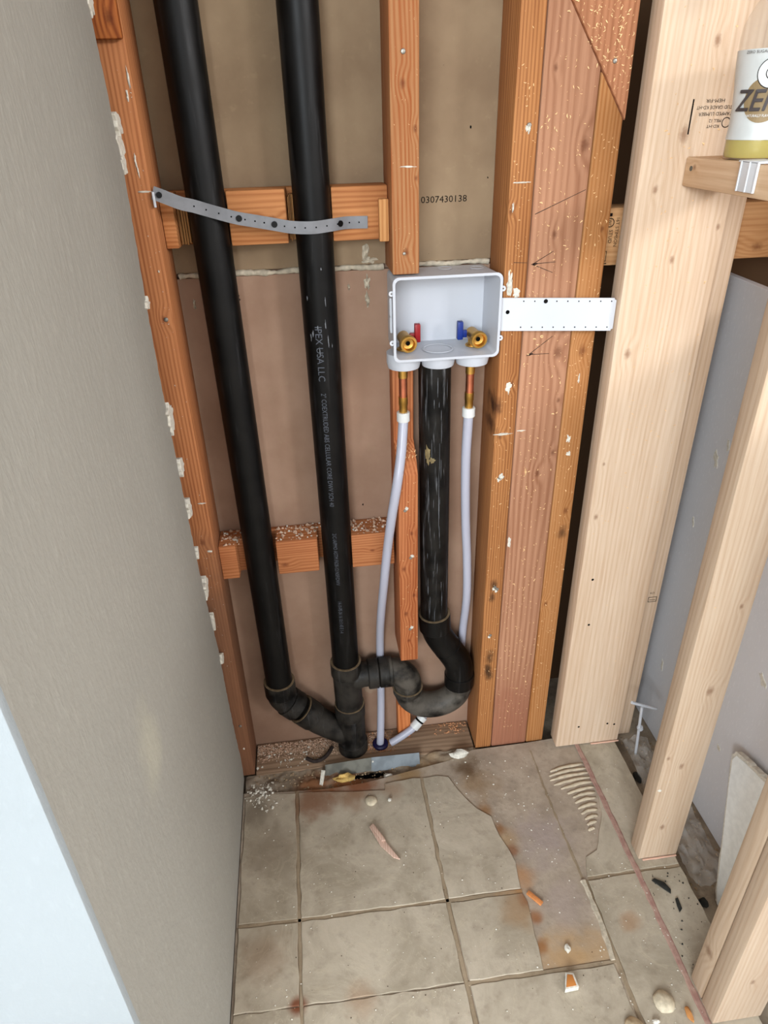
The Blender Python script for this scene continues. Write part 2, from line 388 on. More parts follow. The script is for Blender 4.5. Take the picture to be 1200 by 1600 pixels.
# mortar bed the tiles sit in, its broken back edge towards the wall plate
bm = bmesh.new()
bed = [(-.212, -.052), (-.13, -.06), (-.03, -.066), (.05, -.062), (.10, -.055), (.19, -.04), (.25, -.03), (.31, -.008), (.44, -.006), (.56, .0), (.642, .0), (.642, -2.9), (-.212, -2.9)]
bm_prism(bm, bed, -.030, -.0028, 'Z'); from_bm('mortar_bed', bm, M_mortar, floor, (0, 0, 0))
g = .0034
T = [
 [(-.208, -.062), (-.15, -.062), (-.096-g, -.068), (-.096-g, -.345+g), (-.208, -.341+g)],
 [(-.096+g, -.068), (-.03, -.074), (.06, -.085), (.095, -.088), (.097, -.072), (.161, -.066), (.181-g, -.069), (.181-g, -.347+g), (-.096+g, -.345+g)],
 [(.181+g, -.069), (.215, -.067), (.240, -.074), (.253, -.108), (.268, -.137), (.283, -.161), (.309, -.185), (.311, -.21), (.314, -.23), (.324, -.261), (.330, -.289), (.326, -.32), (.324, -.347+g), (.181+g, -.347+g)],
 [(-.208, -.341-g), (-.096-g, -.345-g), (-.096-g, -.4863), (-.208, -.4853)],
 [(-.096+g, -.345-g), (.181-g, -.347-g), (.184-g, -.4893), (-.096+g, -.4873)],
 [(.183+g, -.348-g), (.324, -.349-g), (.329, -.37), (.326, -.41), (.324, -.45), (.320, -.492+g), (.187+g, -.491+g)],
 [(.187+g, -.492-g), (.32, -.492-g), (.447-g, -.492-g), (.452-g, -.77), (.192, -.77)],
 [(-.208, -.4867), (-.096-g, -.4877), (-.094-g, -.77), (-.208, -.77)],
 [(-.096+g, -.4887), (.184-g, -.4907), (.189-g, -.77), (-.092+g, -.77)],
 [(.456, -.344-g), (.55, -.342-g), (.643, -.342-g), (.643, -.77), (.456, -.77)],
 [(.553, -.012), (.643, -.012), (.643, -.342+g), (.457, -.343+g), (.470, -.30), (.497, -.288), (.517, -.25), (.540, -.21), (.552, -.16), (.556, -.10)],
]
for r in range(3):
    y1 = -.777-r*.29; y0 = y1-.283
    for (a, b) in ((-.208, -.098), (-.09, .186), (.194, .448), (.456, .643)): T.append([(a, y0), (b, y0), (b, y1), (a, y1)])
def jag(poly, amt=.0016, step=.02):
    out = []
    for i, p in enumerate(poly):
        q = poly[(i+1) % len(poly)]; L = math.hypot(q[0]-p[0], q[1]-p[1]); n = max(1, int(L/step))
        for k in range(n):
            t = k/n; j = amt if 0 < k else 0
            out.append((p[0]+(q[0]-p[0])*t+R.uniform(-j, j), p[1]+(q[1]-p[1])*t+R.uniform(-j, j)))
    return out
for i, poly in enumerate(T):
    bm = bmesh.new(); bm_prism(bm, jag(poly) if i < 11 else poly, -.0034, R.uniform(-.0009, .0002), 'Z')
    bmesh.ops.bevel(bm, geom=[e for e in bm.edges if all(v.co.z > -.003 for v in e.verts)], offset=.0013, segments=2, profile=.5, affect='EDGES')
    from_bm('tile', bm, M_tile, floor, (0, 0, 0))
# grout lines left standing where the tiles are gone
def ribbon(name, pts, wd, z0, h, mat, parent, jagg=.001):
    bm = bmesh.new(); vs = []
    pp = []
    for a, b in zip(pts[:-1], pts[1:]):
        n = max(2, int(math.hypot(b[0]-a[0], b[1]-a[1])/.012))
        pp += [(a[0]+(b[0]-a[0])*k/n, a[1]+(b[1]-a[1])*k/n) for k in range(n)]
    pp.append(pts[-1])
    for i, p in enumerate(pp):
        a = pp[max(0, i-1)]; b = pp[min(len(pp)-1, i+1)]; dx, dy = b[0]-a[0], b[1]-a[1]; l = math.hypot(dx, dy); nx, ny = -dy/l, dx/l
        w1 = wd/2+R.uniform(-jagg, jagg); w2 = wd/2+R.uniform(-jagg, jagg)
        vs.append([bm.verts.new((p[0]+nx*w1, p[1]+ny*w1, z0)), bm.verts.new((p[0]+nx*w1*.6, p[1]+ny*w1*.6, z0+h)), bm.verts.new((p[0]-nx*w2*.6, p[1]-ny*w2*.6, z0+h)), bm.verts.new((p[0]-nx*w2, p[1]-ny*w2, z0))])
    for i in range(len(vs)-1):
        for k in range(4): bm.faces.new((vs[i][k], vs[i][(k+1) % 4], vs[i+1][(k+1) % 4], vs[i+1][k]))
    bm.faces.new(vs[0]); bm.faces.new(vs[-1][::-1])
    return from_bm(name, bm, mat, parent, (0, 0, 0))
for gl in ([(-.096, -.062), (-.096, -.345), (-.095, -.49), (-.093, -.80)], [(.181, -.068), (.181, -.347), (.184, -.49), (.191, -.80)], [(.4515, -.345), (.452, -.49), (.4535, -.80)], [(-.208, -.341), (-.096, -.345), (.181, -.347), (.325, -.348)], [(.187, -.4915), (.32, -.492), (.448, -.492)], [(.457, -.3425), (.643, -.342)]):
    ribbon('grout_line', gl, .0095, -.0029, .0013, M_grout, floor, .0004)
ribbon('grout_ridge', [(.447, -.345), (.449, -.42), (.446, -.49)], .010, -.0036, .0046, M_joint, floor, .002)
ribbon('grout_ridge', [(.443, -.03), (.441, -.15), (.447, -.34)], .006, -.0036, .0012, M_grout, floor, .002)
ribbon('chalk_line', [(.553, -.004), (.555, -.2), (.556, -.335), (.556, -.62), (.556, -1.0)], .011, .0003, .0007, M_chalk, floor, .0012)
ribbon('chalk_line', [(.585, -.0345), (.652, -.0345)], .003, .0003, .003, M_orange, floor, .0005)
ribbon('chalk_line', [(.576, -.323), (.645, -.323)], .003, .0003, .0025, M_orange, floor, .0005)
# dirt that fills the strip between the tiles and the wall plate
bm = bmesh.new(); GX, GY = 130, 20; gr = []
for i in range(GX+1):
    row = []
    for j in range(GY+1):
        x = -.21+.53*i/GX; y = -.085+.0855*j/GY; q = Vector((x*38, y*38, 2))
        z = -.0125+.006*mnoise.noise(q)+.003*mnoise.noise(q*3.1)
        hole = max(0, 1-((x-.068)/.045)**2-((y+.030)/.014)**2); z -= .018*min(1, hole*2)
        if x > .17: z += .007*min(1, (x-.17)/.06)
        row.append(bm.verts.new((x, y, max(-.0295, min(z, -.0038)))))
    gr.append(row)
for i in range(GX):
    for j in range(GY): bm.faces.new((gr[i][j], gr[i+1][j], gr[i+1][j+1], gr[i][j+1]))
from_bm('dirt_fill', bm, M_sub, floor, (0, 0, 0), smooth=True)
# trowel ridges of old thinset
bm = bmesh.new()
rid = [((.468, -.093), (.548, -.083)), ((.462, -.104), (.553, -.095)), ((.460, -.115), (.554, -.108)), ((.464, -.128), (.552, -.120)), ((.476, -.140), (.552, -.132)), ((.486, -.153), (.549, -.146)), ((.494, -.165), (.546, -.159)),
       ((.494, -.178), (.543, -.172)), ((.495, -.192), (.539, -.186)), ((.497, -.205), (.535, -.200)), ((.500, -.219), (.530, -.214)), ((.500, -.232), (.522, -.228)), ((.498, -.245), (.512, -.242))]
for a, b in rid:
    pts = []; n = 7
    for k in range(n+1):
        t = k/n; pts.append((a[0]+(b[0]-a[0])*t, a[1]+(b[1]-a[1])*t + .003*math.sin(t*3)+R.uniform(-.0008, .0008), -.0034))
    sweep(bm, pts, [.0012+.0032*math.sin(math.pi*min(1, max(0, .12+.76*k/n)))*R.uniform(.75, 1.1) for k in range(n+1)], 8)
o = from_bm('trowel_ridges', bm, plain('thinset', (206, 194, 175), .9, .1, var=.12, scale=90), floor, (0, 0, 0), smooth=True); o['kind'] = 'stuff'

# ------------------------------------------------------------------ setting: walls
wl = empty('wall_left', (-.213, -.4, 0), None, None, None, 'structure')
edge = [(-.012, .0), (-.006, .05), (-.020, .16), (-.024, .27), (-.026, .398), (-.045, .50), (-.058, .60), (-.063, .67), (-.068, .78), (-.069, .90), (-.070, 1.0), (-.064, 1.06), (-.054, 1.14), (-.046, 1.20), (-.043, 1.238), (-.048, 1.27), (-.050, 1.30), (-.052, 1.33), (-.057, 1.37), (-.060, 1.41), (-.058, 1.6), (-.055, 3.4)]
je = []
for a, b in zip(edge[:-1], edge[1:]):
    n = max(1, int((b[1]-a[1])/.008))
    for k in range(n): je.append((a[0]+(b[0]-a[0])*k/n+R.uniform(-.0022, .0022), a[1]+(b[1]-a[1])*k/n))
je.append(edge[-1])
bm = bmesh.new(); bm_prism(bm, [(-.722, 0.0), *je, (-.722, 3.4)], -.2257, -.213, 'X')
from_bm('plaster_face', bm, M_wall, wl, (0, 0, 0))
bm = bmesh.new(); bm_box(bm, -.62, -.2132, -.731, -.718, 0, 3.4, .0015, 2); from_bm('end_face', bm, M_end, wl, (0, 0, 0), angle=40)
bm = bmesh.new(); bm_box(bm, -.62, -.607, -.718, .1, 0, 3.4); from_bm('far_face', bm, M_wall, wl, (0, 0, 0))
# torn gypsum left along the broken edge
for i, (y, z, h, wd) in enumerate(((-.050, 1.404, .022, .014), (-.036, 1.279, .024, .014), (-.031, 1.256, .028, .018), (-.034, 1.232, .026, .012), (-.056, .893, .026, .018), (-.054, .872, .026, .016), (-.050, .80, .03, .016), (-.046, .715, .03, .016), (-.036, .555, .022, .018), (-.034, .535, .02, .015), (-.018, .455, .034, .008), (-.014, .36, .024, .013), (-.064, 1.06, .014, .010), (-.05, .63, .02, .008))):
    bm = bmesh.new(); n = 18; pts = []
    for k in range(n):
        a = 2*math.pi*k/n; q = 1+.8*mnoise.noise(Vector((math.cos(a)*2+i*3, math.sin(a)*2, i)))+R.uniform(-.22, .22)
        pts.append((y+wd*q*math.cos(a), z+h*.5*q*math.sin(a)))
    bm_prism(bm, pts, -.2250+R.uniform(0, .004), -.2118+R.uniform(0, .0035), 'X', .0010); from_bm('torn_gypsum', bm, M_plaster, wl, (0, 0, 0))

wb = box('wall_back', (-.62, .47, .1015, .115, -.03, 3.4), M_kraft, None, 0)
box('rear_panel', (.40, 1.3, .215, .228, -.03, 3.4), plain('dark_kraft', (120, 98, 78), .9, .1), wb, 0)
box('rear_panel', (.456, .47, .115, .215, -.03, 3.4), M_kraft, wb, 0); tag(wb, None, None, None, 'structure')
def panel(x0, x1, z0, z1, m):
    return box('drywall_panel', (x0, x1, .089, .1012, z0, z1), m, wb, .0015)
panel(-.60, .468, 1.0685, 3.4, M_kraft_up); panel(-.60, .468, -.028, 1.0605, M_kraft)
def bead(x0, x1, z, hh):
    bm = bmesh.new(); n = int((x1-x0)/.004); pts = []; rr = []
    for i in range(n+1):
        pts.append((x0+(x1-x0)*i/n, .0885, z+.0008*math.sin(i*.31)+R.uniform(-.0006, .0006)))
        rr.append(hh*(.8+.5*mnoise.noise(Vector((x0*9+i*.22, .3, 1))))+R.uniform(-.0003, .0003))
    sweep(bm, pts, rr, 8); return from_bm('joint_compound', bm, M_joint, wb, (0, 0, 0), angle=50)
bead(-.186, .142, 1.0645, .0055); bead(.190, .318, 1.0645, .0052)
for (x, z, ww, hh, sd) in ((.113, 1.088, .016, .026, 1), (.114, 1.04, .013, .034, 2), (.113, 1.012, .012, .03, 3), (.117, 1.075, .03, .012, 4), (.083, 1.035, .005, .014, 5), (-.17, 1.02, .006, .02, 6)):
    smear('joint_compound', x, z, ww, hh, M_joint, wb, .0885, sd, 22, .003)
M_stain = plain('paper_stain', (120, 98, 76), .9, .1)
lettering('printed_number', '0307430138', .0138, lambda u, v: (.2035+u*1.08, .0886, 1.157+v), M_ink, wb, 1.0)
for (x, z, r) in ((-.098, 1.03, .003), (-.097, 1.024, .0025), (.05, 1.01, .002), (.28, 1.26, .002), (.09, .62, .002), (.31, 1.19, .0015)):
    smear('nail_hole', x, z, r*2, r*2.6, M_hole, wb, .0886, x*9, 8, .0002)
smear('paper_stain', .09, .135, .06, .05, plain('pale_patch', (176, 156, 138), .9, .1, var=.1), wb, .0886, 8, 24, .0003)

wr = empty('wall_right', (.755, -.3, 0), None, None, None, 'structure')
bm = bmesh.new(); py = [(.108, -.02), (.104, .05), (.10, .25), (.104, .42), (.11, .60), (.112, 1.021), (-.3, 1.013), (-.95, 1.01), (-.95, -.028), (.1, -.028)]
bm_prism(bm, py, .755, .7677, 'X', .001); from_bm('drywall_sheet', bm, M_grey, wr, (0, 0, 0))
for i, (y, z, ww, hh) in enumerate(((.005, .70, .018, .03), (-.02, .74, .01, .02), (-.04, .66, .02, .012), (-.27, .40, .025, .02), (-.33, .36, .02, .01), (.03, .55, .008, .02), (-.22, .17, .012, .012), (.02, .17, .008, .03))):
    bm = bmesh.new(); n = 12; pts = []
    for k in range(n):
        a = 2*math.pi*k/n; q = 1+R.uniform(-.4, .4); pts.append((y+ww*.4*q*math.cos(a)+.3*ww*math.sin(a), z+hh*.5*q*math.sin(a)))
    bm_prism(bm, pts, .7538, .7552, 'X', .0004); from_bm('plaster_scrape', bm, M_plaster, wr, (0, 0, 0))
box('backing', (1.15, 1.19, -.62, .215, -.03, 3.4), M_kraft, wr, 0)
ceil = box('ceiling', (-4.0, 6.0, -7.0, .228, 3.4, 3.45), M_white, None, 0); tag(ceil, None, None, None, 'structure')

# ------------------------------------------------------------------ framing
def board(name, b, c, label, cat, group=None, knots=(), axis='Z', bev=.0022, parent=None, **kw):
    loc = ((b[0]+b[1])/2, (b[2]+b[3])/2, b[4])
    m = wood(name+'_wood', c[0], c[1], loc, knots, axis, seed=R.uniform(0, 9), **kw)
    bm = bmesh.new(); bm_box(bm, *b, bev=bev)
    o = from_bm(name, bm, m, parent, loc, angle=40)
    return tag(o, label, cat, group)
def front_dust(o, x0, x1, z0, z1, y, n, mat=M_dust, size=(.002, .007), name='wood_shavings'):
    return flakes(name, n, lambda: ((R.uniform(x0, x1), y-.0003, R.uniform(z0, z1)), (0, -1, 0)), mat, o, size)
def nail(o, x, z, y, r=.0034):
    bm = bmesh.new(); lathe(bm, [(r*.9, 0), (r, .0006), (r*.8, .0014), (r*.2, .0017)], (x, y, z), Vector((0, -1, 0)), 12)
    return from_bm('nail', bm, M_nail, o, (x, y, z))

s_left = board('wall_stud', (-.262, -.190, 0.0, .089, -.008, 3.39), ((200, 150, 110), (162, 108, 72)), 'old reddish stud beside the torn edge of the left plaster wall', 'stud',
      knots=((-.205, 0, 1.02, .005), (-.21, 0, .62, .006)), period=.006, cath=.6, weather=(.45, (160, 126, 104), .3))
for i, (x, z, ww, hh) in enumerate(((-.194, 1.33, .004, .03), (-.199, 1.31, .004, .015), (-.204, 1.235, .004, .03), (-.203, 1.222, .003, .02), (-.2, 1.196, .022, .003), (-.2, .70, .016, .004), (-.2, .60, .012, .005), (-.204, .08, .006, .008), (-.193, 1.395, .004, .02), (-.2, 1.09, .003, .005))):
    smear('plaster_smear', x, z, ww, hh, M_plaster, s_left, -.0002, i, 14, .0012)
nail(s_left, -.202, 1.02, 0); nail(s_left, -.203, .15, 0)
flakes('wood_shavings', 40, lambda: ((R.uniform(-.212, -.192), -.0003, R.uniform(.3, 1.4)), (0, -1, 0)), M_plaster, s_left, (.001, .003))

b = board('wood_block', (-.262, -.1905, -.013, -.0006, 1.370, 1.60), ((196, 136, 84), (140, 78, 38)), 'short orange wood block at the top of the left stud', 'block', knots=((-.202, -.013, 1.392, .007),), bev=.003)

s_mid = board('wall_stud', (.145, .186, 0.0, .0885, 1.0675, 3.39), (OLD1, (172, 108, 60)), 'orange stud ending on top of the white outlet box', 'stud',
      knots=((.163, 0, 1.316, .005), (.18, 0, 1.262, .004), (.166, 0, 1.10, .005), (.181, 0, 1.20, .003)), period=.006)
smear('plaster_smear', .168, 1.215, .034, .003, M_plaster, s_mid, -.0002, 3, 16, .0008)
nail(s_mid, .164, 1.352, 0); nail(s_mid, .163, 1.098, 0, .0025)
front_dust(s_mid, .147, .184, 1.08, 1.40, 0, 24, size=(.001, .003))

# the same stud below the box, notched back for the drain
loc = (.165, .045, .286)
bm = bmesh.new(); bm_prism(bm, [(.0, .286), (.0, .722), (.012, .742), (.047, .772), (.048, .9105), (.0885, .9105), (.0885, .286)], .1475, .184, 'X', .0016)
o = from_bm('notched_stud', bm, wood('notched_stud_wood', (204, 148, 108), (166, 100, 58), loc, ((.172, 0, .60, .004), (.157, 0, .52, .005), (.176, 0, .455, .004), (.16, 0, .41, .005), (.165, 0, .34, .004)), 'Z', .007), None, loc, angle=40)
s_low = tag(o, 'sawn off stud piece with slanted notch hanging between tubes and the scuffed drain pipe', 'stud')
for x, z in ((.17, .545), (.168, .37), (.16, .65)): nail(s_low, x, z, 0, .0032); smear('plaster_smear', x+.003, z+.004, .009, .010, M_plaster, s_low, -.0002, x*50+z, 16, .001)
front_dust(s_low, .149, .183, .3, .71, 0, 40, size=(.001, .004))
flakes('splinters', 26, lambda: ((R.uniform(.149, .183), R.uniform(.006, .04), .745+R.uniform(-.004, .02)), (0, -.6, .8)), M_dust, s_low, (.003, .012))

stub = board('stud_stub', (.1465, .176, .056, .0885, -.0078, .10), ((222, 160, 112), (186, 116, 68)), 'short orange stud stub on the floor plate under the trap', 'stud')

s_r1 = board('wall_stud', (.320, .3565, 0.0, .0885, -.0085, 3.39), ((196, 150, 106), (152, 104, 64)), 'old orange stud right of the outlet box, stained dark near its foot', 'stud',
      knots=((.345, 0, .88, .004), (.33, 0, .785, .005), (.325, 0, 1.15, .004)), period=.005, cath=.7,
      spots=((.338, 0, .46, .010, (52, 34, 24), .9), (.336, 0, .43, .008, (60, 40, 28), .7), (.338, 0, .27, .014, (48, 34, 26), .85), (.340, 0, .22, .013, (48, 34, 26), .8), (.337, 0, .24, .010, (40, 30, 24), .7), (.323, .02, .84, .016, (70, 32, 18), .9), (.321, .03, .80, .014, (80, 38, 22), .8)))
smear('plaster_smear', .338, 1.189, .034, .003, M_plaster, s_r1, -.0002, 11, 18, .0012)
smear('plaster_smear', .330, 1.045, .011, .05, M_plaster, s_r1, -.0002, 12, 24, .003)
smear('plaster_smear', .341, 1.03, .016, .02, M_plaster, s_r1, -.0002, 13, 20, .001)
smear('plaster_smear', .340, .875, .014, .026, M_plaster, s_r1, -.0002, 14, 24, .001)
smear('plaster_smear', .336, .789, .040, .005, M_plaster, s_r1, -.0002, 15, 24, .0022)
smear('plaster_smear', .337, .704, .013, .018, M_plaster, s_r1, -.0002, 16, 24, .002)
smear('plaster_smear', .343, 1.258, .008, .013, M_plaster, s_r1, -.0002, 17, 18, .003)
smear('plaster_smear', .327, 1.155, .004, .018, M_plaster, s_r1, -.0002, 18, 18, .002)
for x, z in ((.343, 1.262), (.335, .702), (.34, .455), (.337, .331), (.345, .45)): nail(s_r1, x, z, 0, .0036); smear('plaster_smear', x-.002, z-.004, .008, .010, M_plaster, s_r1, -.0002, z*77, 16, .0014)
front_dust(s_r1, .322, .355, .1, 1.4, 0, 130, size=(.0012, .005))

s_flat = board('wall_stud', (.3585, .4395, 0.0, .038, -.009, 3.39), ((200, 162, 136), (170, 128, 102)), 'wide rosy stud face speckled with shavings between two narrow studs', 'stud',
      knots=((.428, 0, 1.235, .008), (.395, 0, 1.115, .005), (.42, 0, .93, .009), (.43, 0, .845, .004), (.43, 0, .745, .005), (.405, 0, .705, .006), (.375, 0, 1.33, .004)), period=.011, cath=1.3, weather=(.06, (190, 140, 116), .25))
smear('plaster_smear', .382, .71, .006, .02, M_dust, s_flat, -.0002, 3, 14, .003)
smear('plaster_smear', .366, .793, .018, .004, M_plaster, s_flat, -.0002, 5, 14, .0005)
smear('plaster_smear', .362, .56, .008, .03, M_plaster, s_flat, -.0002, 6, 20, .0005)
front_dust(s_flat, .361, .437, .05, 1.40, 0, 340, size=(.0014, .0065))
# the cut ends of the corner post meet the diagonal brace
def line_marks(o, segs, y=-.0004, wd=.0011):
    for (a, b_) in segs:
        d = Vector((b_[0]-a[0], 0, b_[1]-a[1])); n = Vector((-d.z, 0, d.x)).normalized()*wd/2
        vs = [Vector((a[0], y, a[1]))+n, Vector((a[0], y, a[1]))-n, Vector((b_[0], y, b_[1]))-n*.6, Vector((b_[0], y, b_[1]))+n*.6]
        vs2 = [v+Vector((0, .0003, 0)) for v in vs]
        mesh('pencil_mark', vs+vs2, [(0, 1, 2, 3), (7, 6, 5, 4), (0, 4, 5, 1), (1, 5, 6, 2), (2, 6, 7, 3), (3, 7, 4, 0)], M_pencil, o)
line_marks(s_flat, [((.365, 1.0735), (.396, 1.091)), ((.365, 1.0735), (.401, 1.075)), ((.365, 1.0725), (.398, 1.059)), ((.362, 1.0728), (.370, 1.0738)), ((.362, 1.145), (.437, 1.176)), ((.371, .930), (.408, .958)), ((.371, .9295), (.405, .929)), ((.366, .9275), (.376, .9305))])
line_marks(s_flat, [((.3645, 1.0726), (.372, 1.0740)), ((.370, .9285), (.377, .931))], wd=.0034)
line_marks(s_r1, [((.334, 1.077), (.3555, 1.0755))], wd=.0009)

s_n2 = board('wall_stud', (.4415, .481, 0.0, .0885, -.0095, 1.60), (TAN1, (172, 122, 74)), 'narrow tan stud ending in a slanted cut under the diagonal brace', 'stud',
      knots=((.462, 0, .93, .008), (.468, 0, .62, .006), (.45, 0, .4, .005), (.47, 0, 1.12, .004)), period=.0055, cath=.8, spots=((.466, 0, .57, .012, (92, 64, 44), .7),))
smear('plaster_smear', .457, .77, .010, .018, M_plaster, s_n2, -.0002, 22, 20, .0015)
smear('plaster_smear', .460, .74, .010, .012, M_plaster, s_n2, -.0002, 23, 20, .0012)
smear('plaster_smear', .462, .88, .004, .02, M_plaster, s_n2, -.0002, 24, 20, .0012)
front_dust(s_n2, .443, .480, .1, 1.25, 0, 150, size=(.0014, .0055))
# brace: plumb-cut end at the right, running up to the left
def under(x): return 1.2635 + (.4845-x)/.667
def cut(o, k, front_only):
    bm = bmesh.new(); bm.from_mesh(o.data)
    g0 = bm.verts[:]+bm.edges[:]+bm.faces[:]
    n = Vector((1/.667, 0, 1)).normalized(); p = Vector((.4845, 0, 1.2635-k))-Vector(o.location)
    r = bmesh.ops.bisect_plane(bm, geom=g0, plane_co=p, plane_no=n, clear_outer=True)
    es = [e for e in r['geom_cut'] if isinstance(e, bmesh.types.BMEdge)]
    bmesh.ops.contextual_create(bm, geom=es); bmesh.ops.recalc_face_normals(bm, faces=bm.faces); bm.to_mesh(o.data); bm.free()
for o_ in (s_flat, s_n2): cut(o_, .0045, False)
loc = (.435, .019, 1.40)
bm = bmesh.new(); bm_prism(bm, [(.4845, 1.2635), (.4845, 1.424), (.26, 1.761), (.20, 1.69)], 0.0, .038, 'Y', .0022)
mb = wood('brace_wood', (188, 144, 114), (158, 112, 82), (0, 0, 0), (), 'Z', .009, seed=4.2)
o = from_bm('diagonal_brace', bm, mb, None, loc, angle=40)
brace = tag(o, 'speckled brown diagonal brace with pointed end above the narrow stud', 'brace')
fl = []
def br_place():
    while True:
        x = R.uniform(.385, .482); z = R.uniform(1.27, 1.42)
        if z > under(x)+.004: return ((x, -.0003, z), (0, -1, 0))
flakes('wood_shavings', 110, br_place, M_dust, brace, (.0014, .0065)); nail(brace, .458, 1.336, 0, .0032)

# horizontal boards between the studs, notched round the pipes
def notched(name, poly, z0, z1, c, label, loc, knots=()):
    bm = bmesh.new(); bm_prism(bm, poly, z0, z1, 'Z', .0018)
    return tag(from_bm(name, bm, wood(name+'_wood', c[0], c[1], loc, knots, 'X', .007, 1.2, seed=R.uniform(0, 9)), None, loc, angle=40), label, 'block')
b_up = notched('blocking_board', [(-.1895, .040), (-.171, .040), (-.169, .0745), (-.088, .0755), (-.0935, .040), (-.008, .040), (-.006, .0755), (.0635, .0755), (.060, .040), (.1445, .040), (.1445, .0885), (-.1895, .0885)],
      1.114, 1.1895, ((206, 158, 114), (172, 118, 76)), 'upper notched blocking board crossed by the grey perforated strap', (-.02, .064, 1.114), ((-.03, .04, 1.15, .005),))
M_rough = wood('rough_cut_wood', (206, 166, 118), (122, 84, 52), (0, 0, 0), (), 'Z', .0035, seed=3)
for x0, x1 in ((-.1685, -.1535), (-.0055, .0035)):   # torn saw-cut slivers left in the notches
    for k in range(4):
        a = x0+(x1-x0)*k/4
        box('notch_splinter', (a+.0003, a+(x1-x0)/4-.0004, .047+R.uniform(0, .012), .075, 1.1145+R.uniform(0, .004), 1.183-R.uniform(0, .008)), M_rough, b_up, .0006)
shim = board('wood_shim', (.1295, .1445, .026, .0396, 1.112, 1.172), ((228, 186, 138), (196, 142, 92)), 'small pale wood shim at the right end of the upper blocking board', 'shim')
b_lo = notched('blocking_board', [(-.1895, .030), (-.158, .030), (-.157, .054), (-.142, .056), (-.141, .076), (-.0815, .0775), (-.083, .030), (-.005, .030), (-.003, .0765), (.0625, .0765), (.060, .030), (.1425, .030), (.1425, .0885), (-.1895, .0885)],
      .514, .588, ((206, 154, 114), (174, 118, 80)), 'lower notched blocking board with crumbs along its top edge', (-.02, .06, .514), ((-.07, .03, .535, .006), (.1, .03, .55, .004)))
cr = []
for _ in range(330):
    x = R.uniform(-.187, .141); y = R.uniform(.034, .086)
    if abs(x+.115) < .033 or abs(x-.031) < .032: continue
    cr.append(((x, y, .5882), R.choice((.001, .0015, .002, .003, .0045))))
crumbs('drywall_crumbs', cr, M_pink, b_lo)
crumbs('drywall_crumbs', [((R.uniform(-.187, .14), R.uniform(.035, .086), .5882), R.choice((.001, .002, .003))) for _ in range(90)], M_plaster, b_lo)

# floor plate under the studs
plate = board('floor_plate', (-.1885, .3185, .001, .0885, -.0295, -.0088), ((190, 168, 146), (154, 132, 112)), 'weathered floor plate under the pipes covered with pink dust', 'plate', axis='X', bev=.003)
pts = []
for _ in range(2600):
    x = R.uniform(-.186, .12); y = R.betavariate(2.6, 1.4)*.06+.025
    if (x-.037)**2+(y-.045)**2 < .0013: continue
    pts.append(((x, y, -.0088), R.choice((.0008, .001, .0012, .0016, .0022))))
crumbs('drywall_dust', pts, M_pink, plate)
crumbs('drywall_crumbs', [((R.uniform(-.186, -.02), R.uniform(.01, .085), -.0088), R.choice((.001, .0015, .002, .0035))) for _ in range(110)], M_plaster, plate)
M_orust = plain('orange_dust', (204, 164, 132), .95, .1, var=.3, scale=120)
crumbs('orange_dust', [((R.gauss(.28, .02), R.uniform(.05, .087), -.0088), R.choice((.001, .002, .003))) for _ in range(120)] + [((R.uniform(.07, .135), R.uniform(.02, .085), -.0088), R.choice((.001, .002, .003))) for _ in range(160)], M_orust, plate)
bm = bmesh.new(); sweep(bm, smooth_path([(-.073, .028, -.0065), (-.055, .016, -.0055), (-.036, .02, -.0055), (-.022, .034, -.006), (-.012, .052, -.0065)]), .0045, 10)
tag(from_bm('rubber_scrap', bm, plain('dirty_rubber', (88, 78, 74), .8, .2, var=.3, scale=90), None, (-.045, .025, -.0105), smooth=True), 'curved dirty dark scrap lying on the floor plate left of the wye fitting', 'scrap')

# partition of new studs at the right
def newboard(b, label, knots=(), name='partition_stud', cath=1.0, c=(NEW1, NEW2), axis='Z', **kw):
    return board(name, b, c, label, 'stud' if name == 'partition_stud' else 'board', None, knots, axis, period=kw.pop('period', .0075), cath=cath, grain=.15, **kw)
p1 = newboard((.502, .651, -.032, .006, .0012, 3.39), 'wide pale new stud standing at the back of the right partition', ((.527, -.032, .93, .007), (.515, -.032, .62, .005), (.56, -.032, 1.245, .009), (.585, -.032, 1.355, .006), (.575, -.032, 1.075, .005), (.53, -.032, 1.175, .005), (.64, -.032, 1.12, .004), (.515, -.032, .73, .003)), cath=1.5, period=.010)
front_dust(p1, .525, .648, .6, 1.4, -.032, 110, size=(.0014, .006)); front_dust(p1, .51, .645, .02, .6, -.032, 26, size=(.001, .004))
for x, z in ((.528, .475), (.535, .36), (.618, .06), (.635, .055), (.55, .06)):
    bm = bmesh.new(); lathe(bm, [(.0026, 0), (.0022, .0004)], (x, -.0321, z), Vector((0, -1, 0)), 10); from_bm('nail_hole', bm, M_hole, p1, (x, -.0321, z))
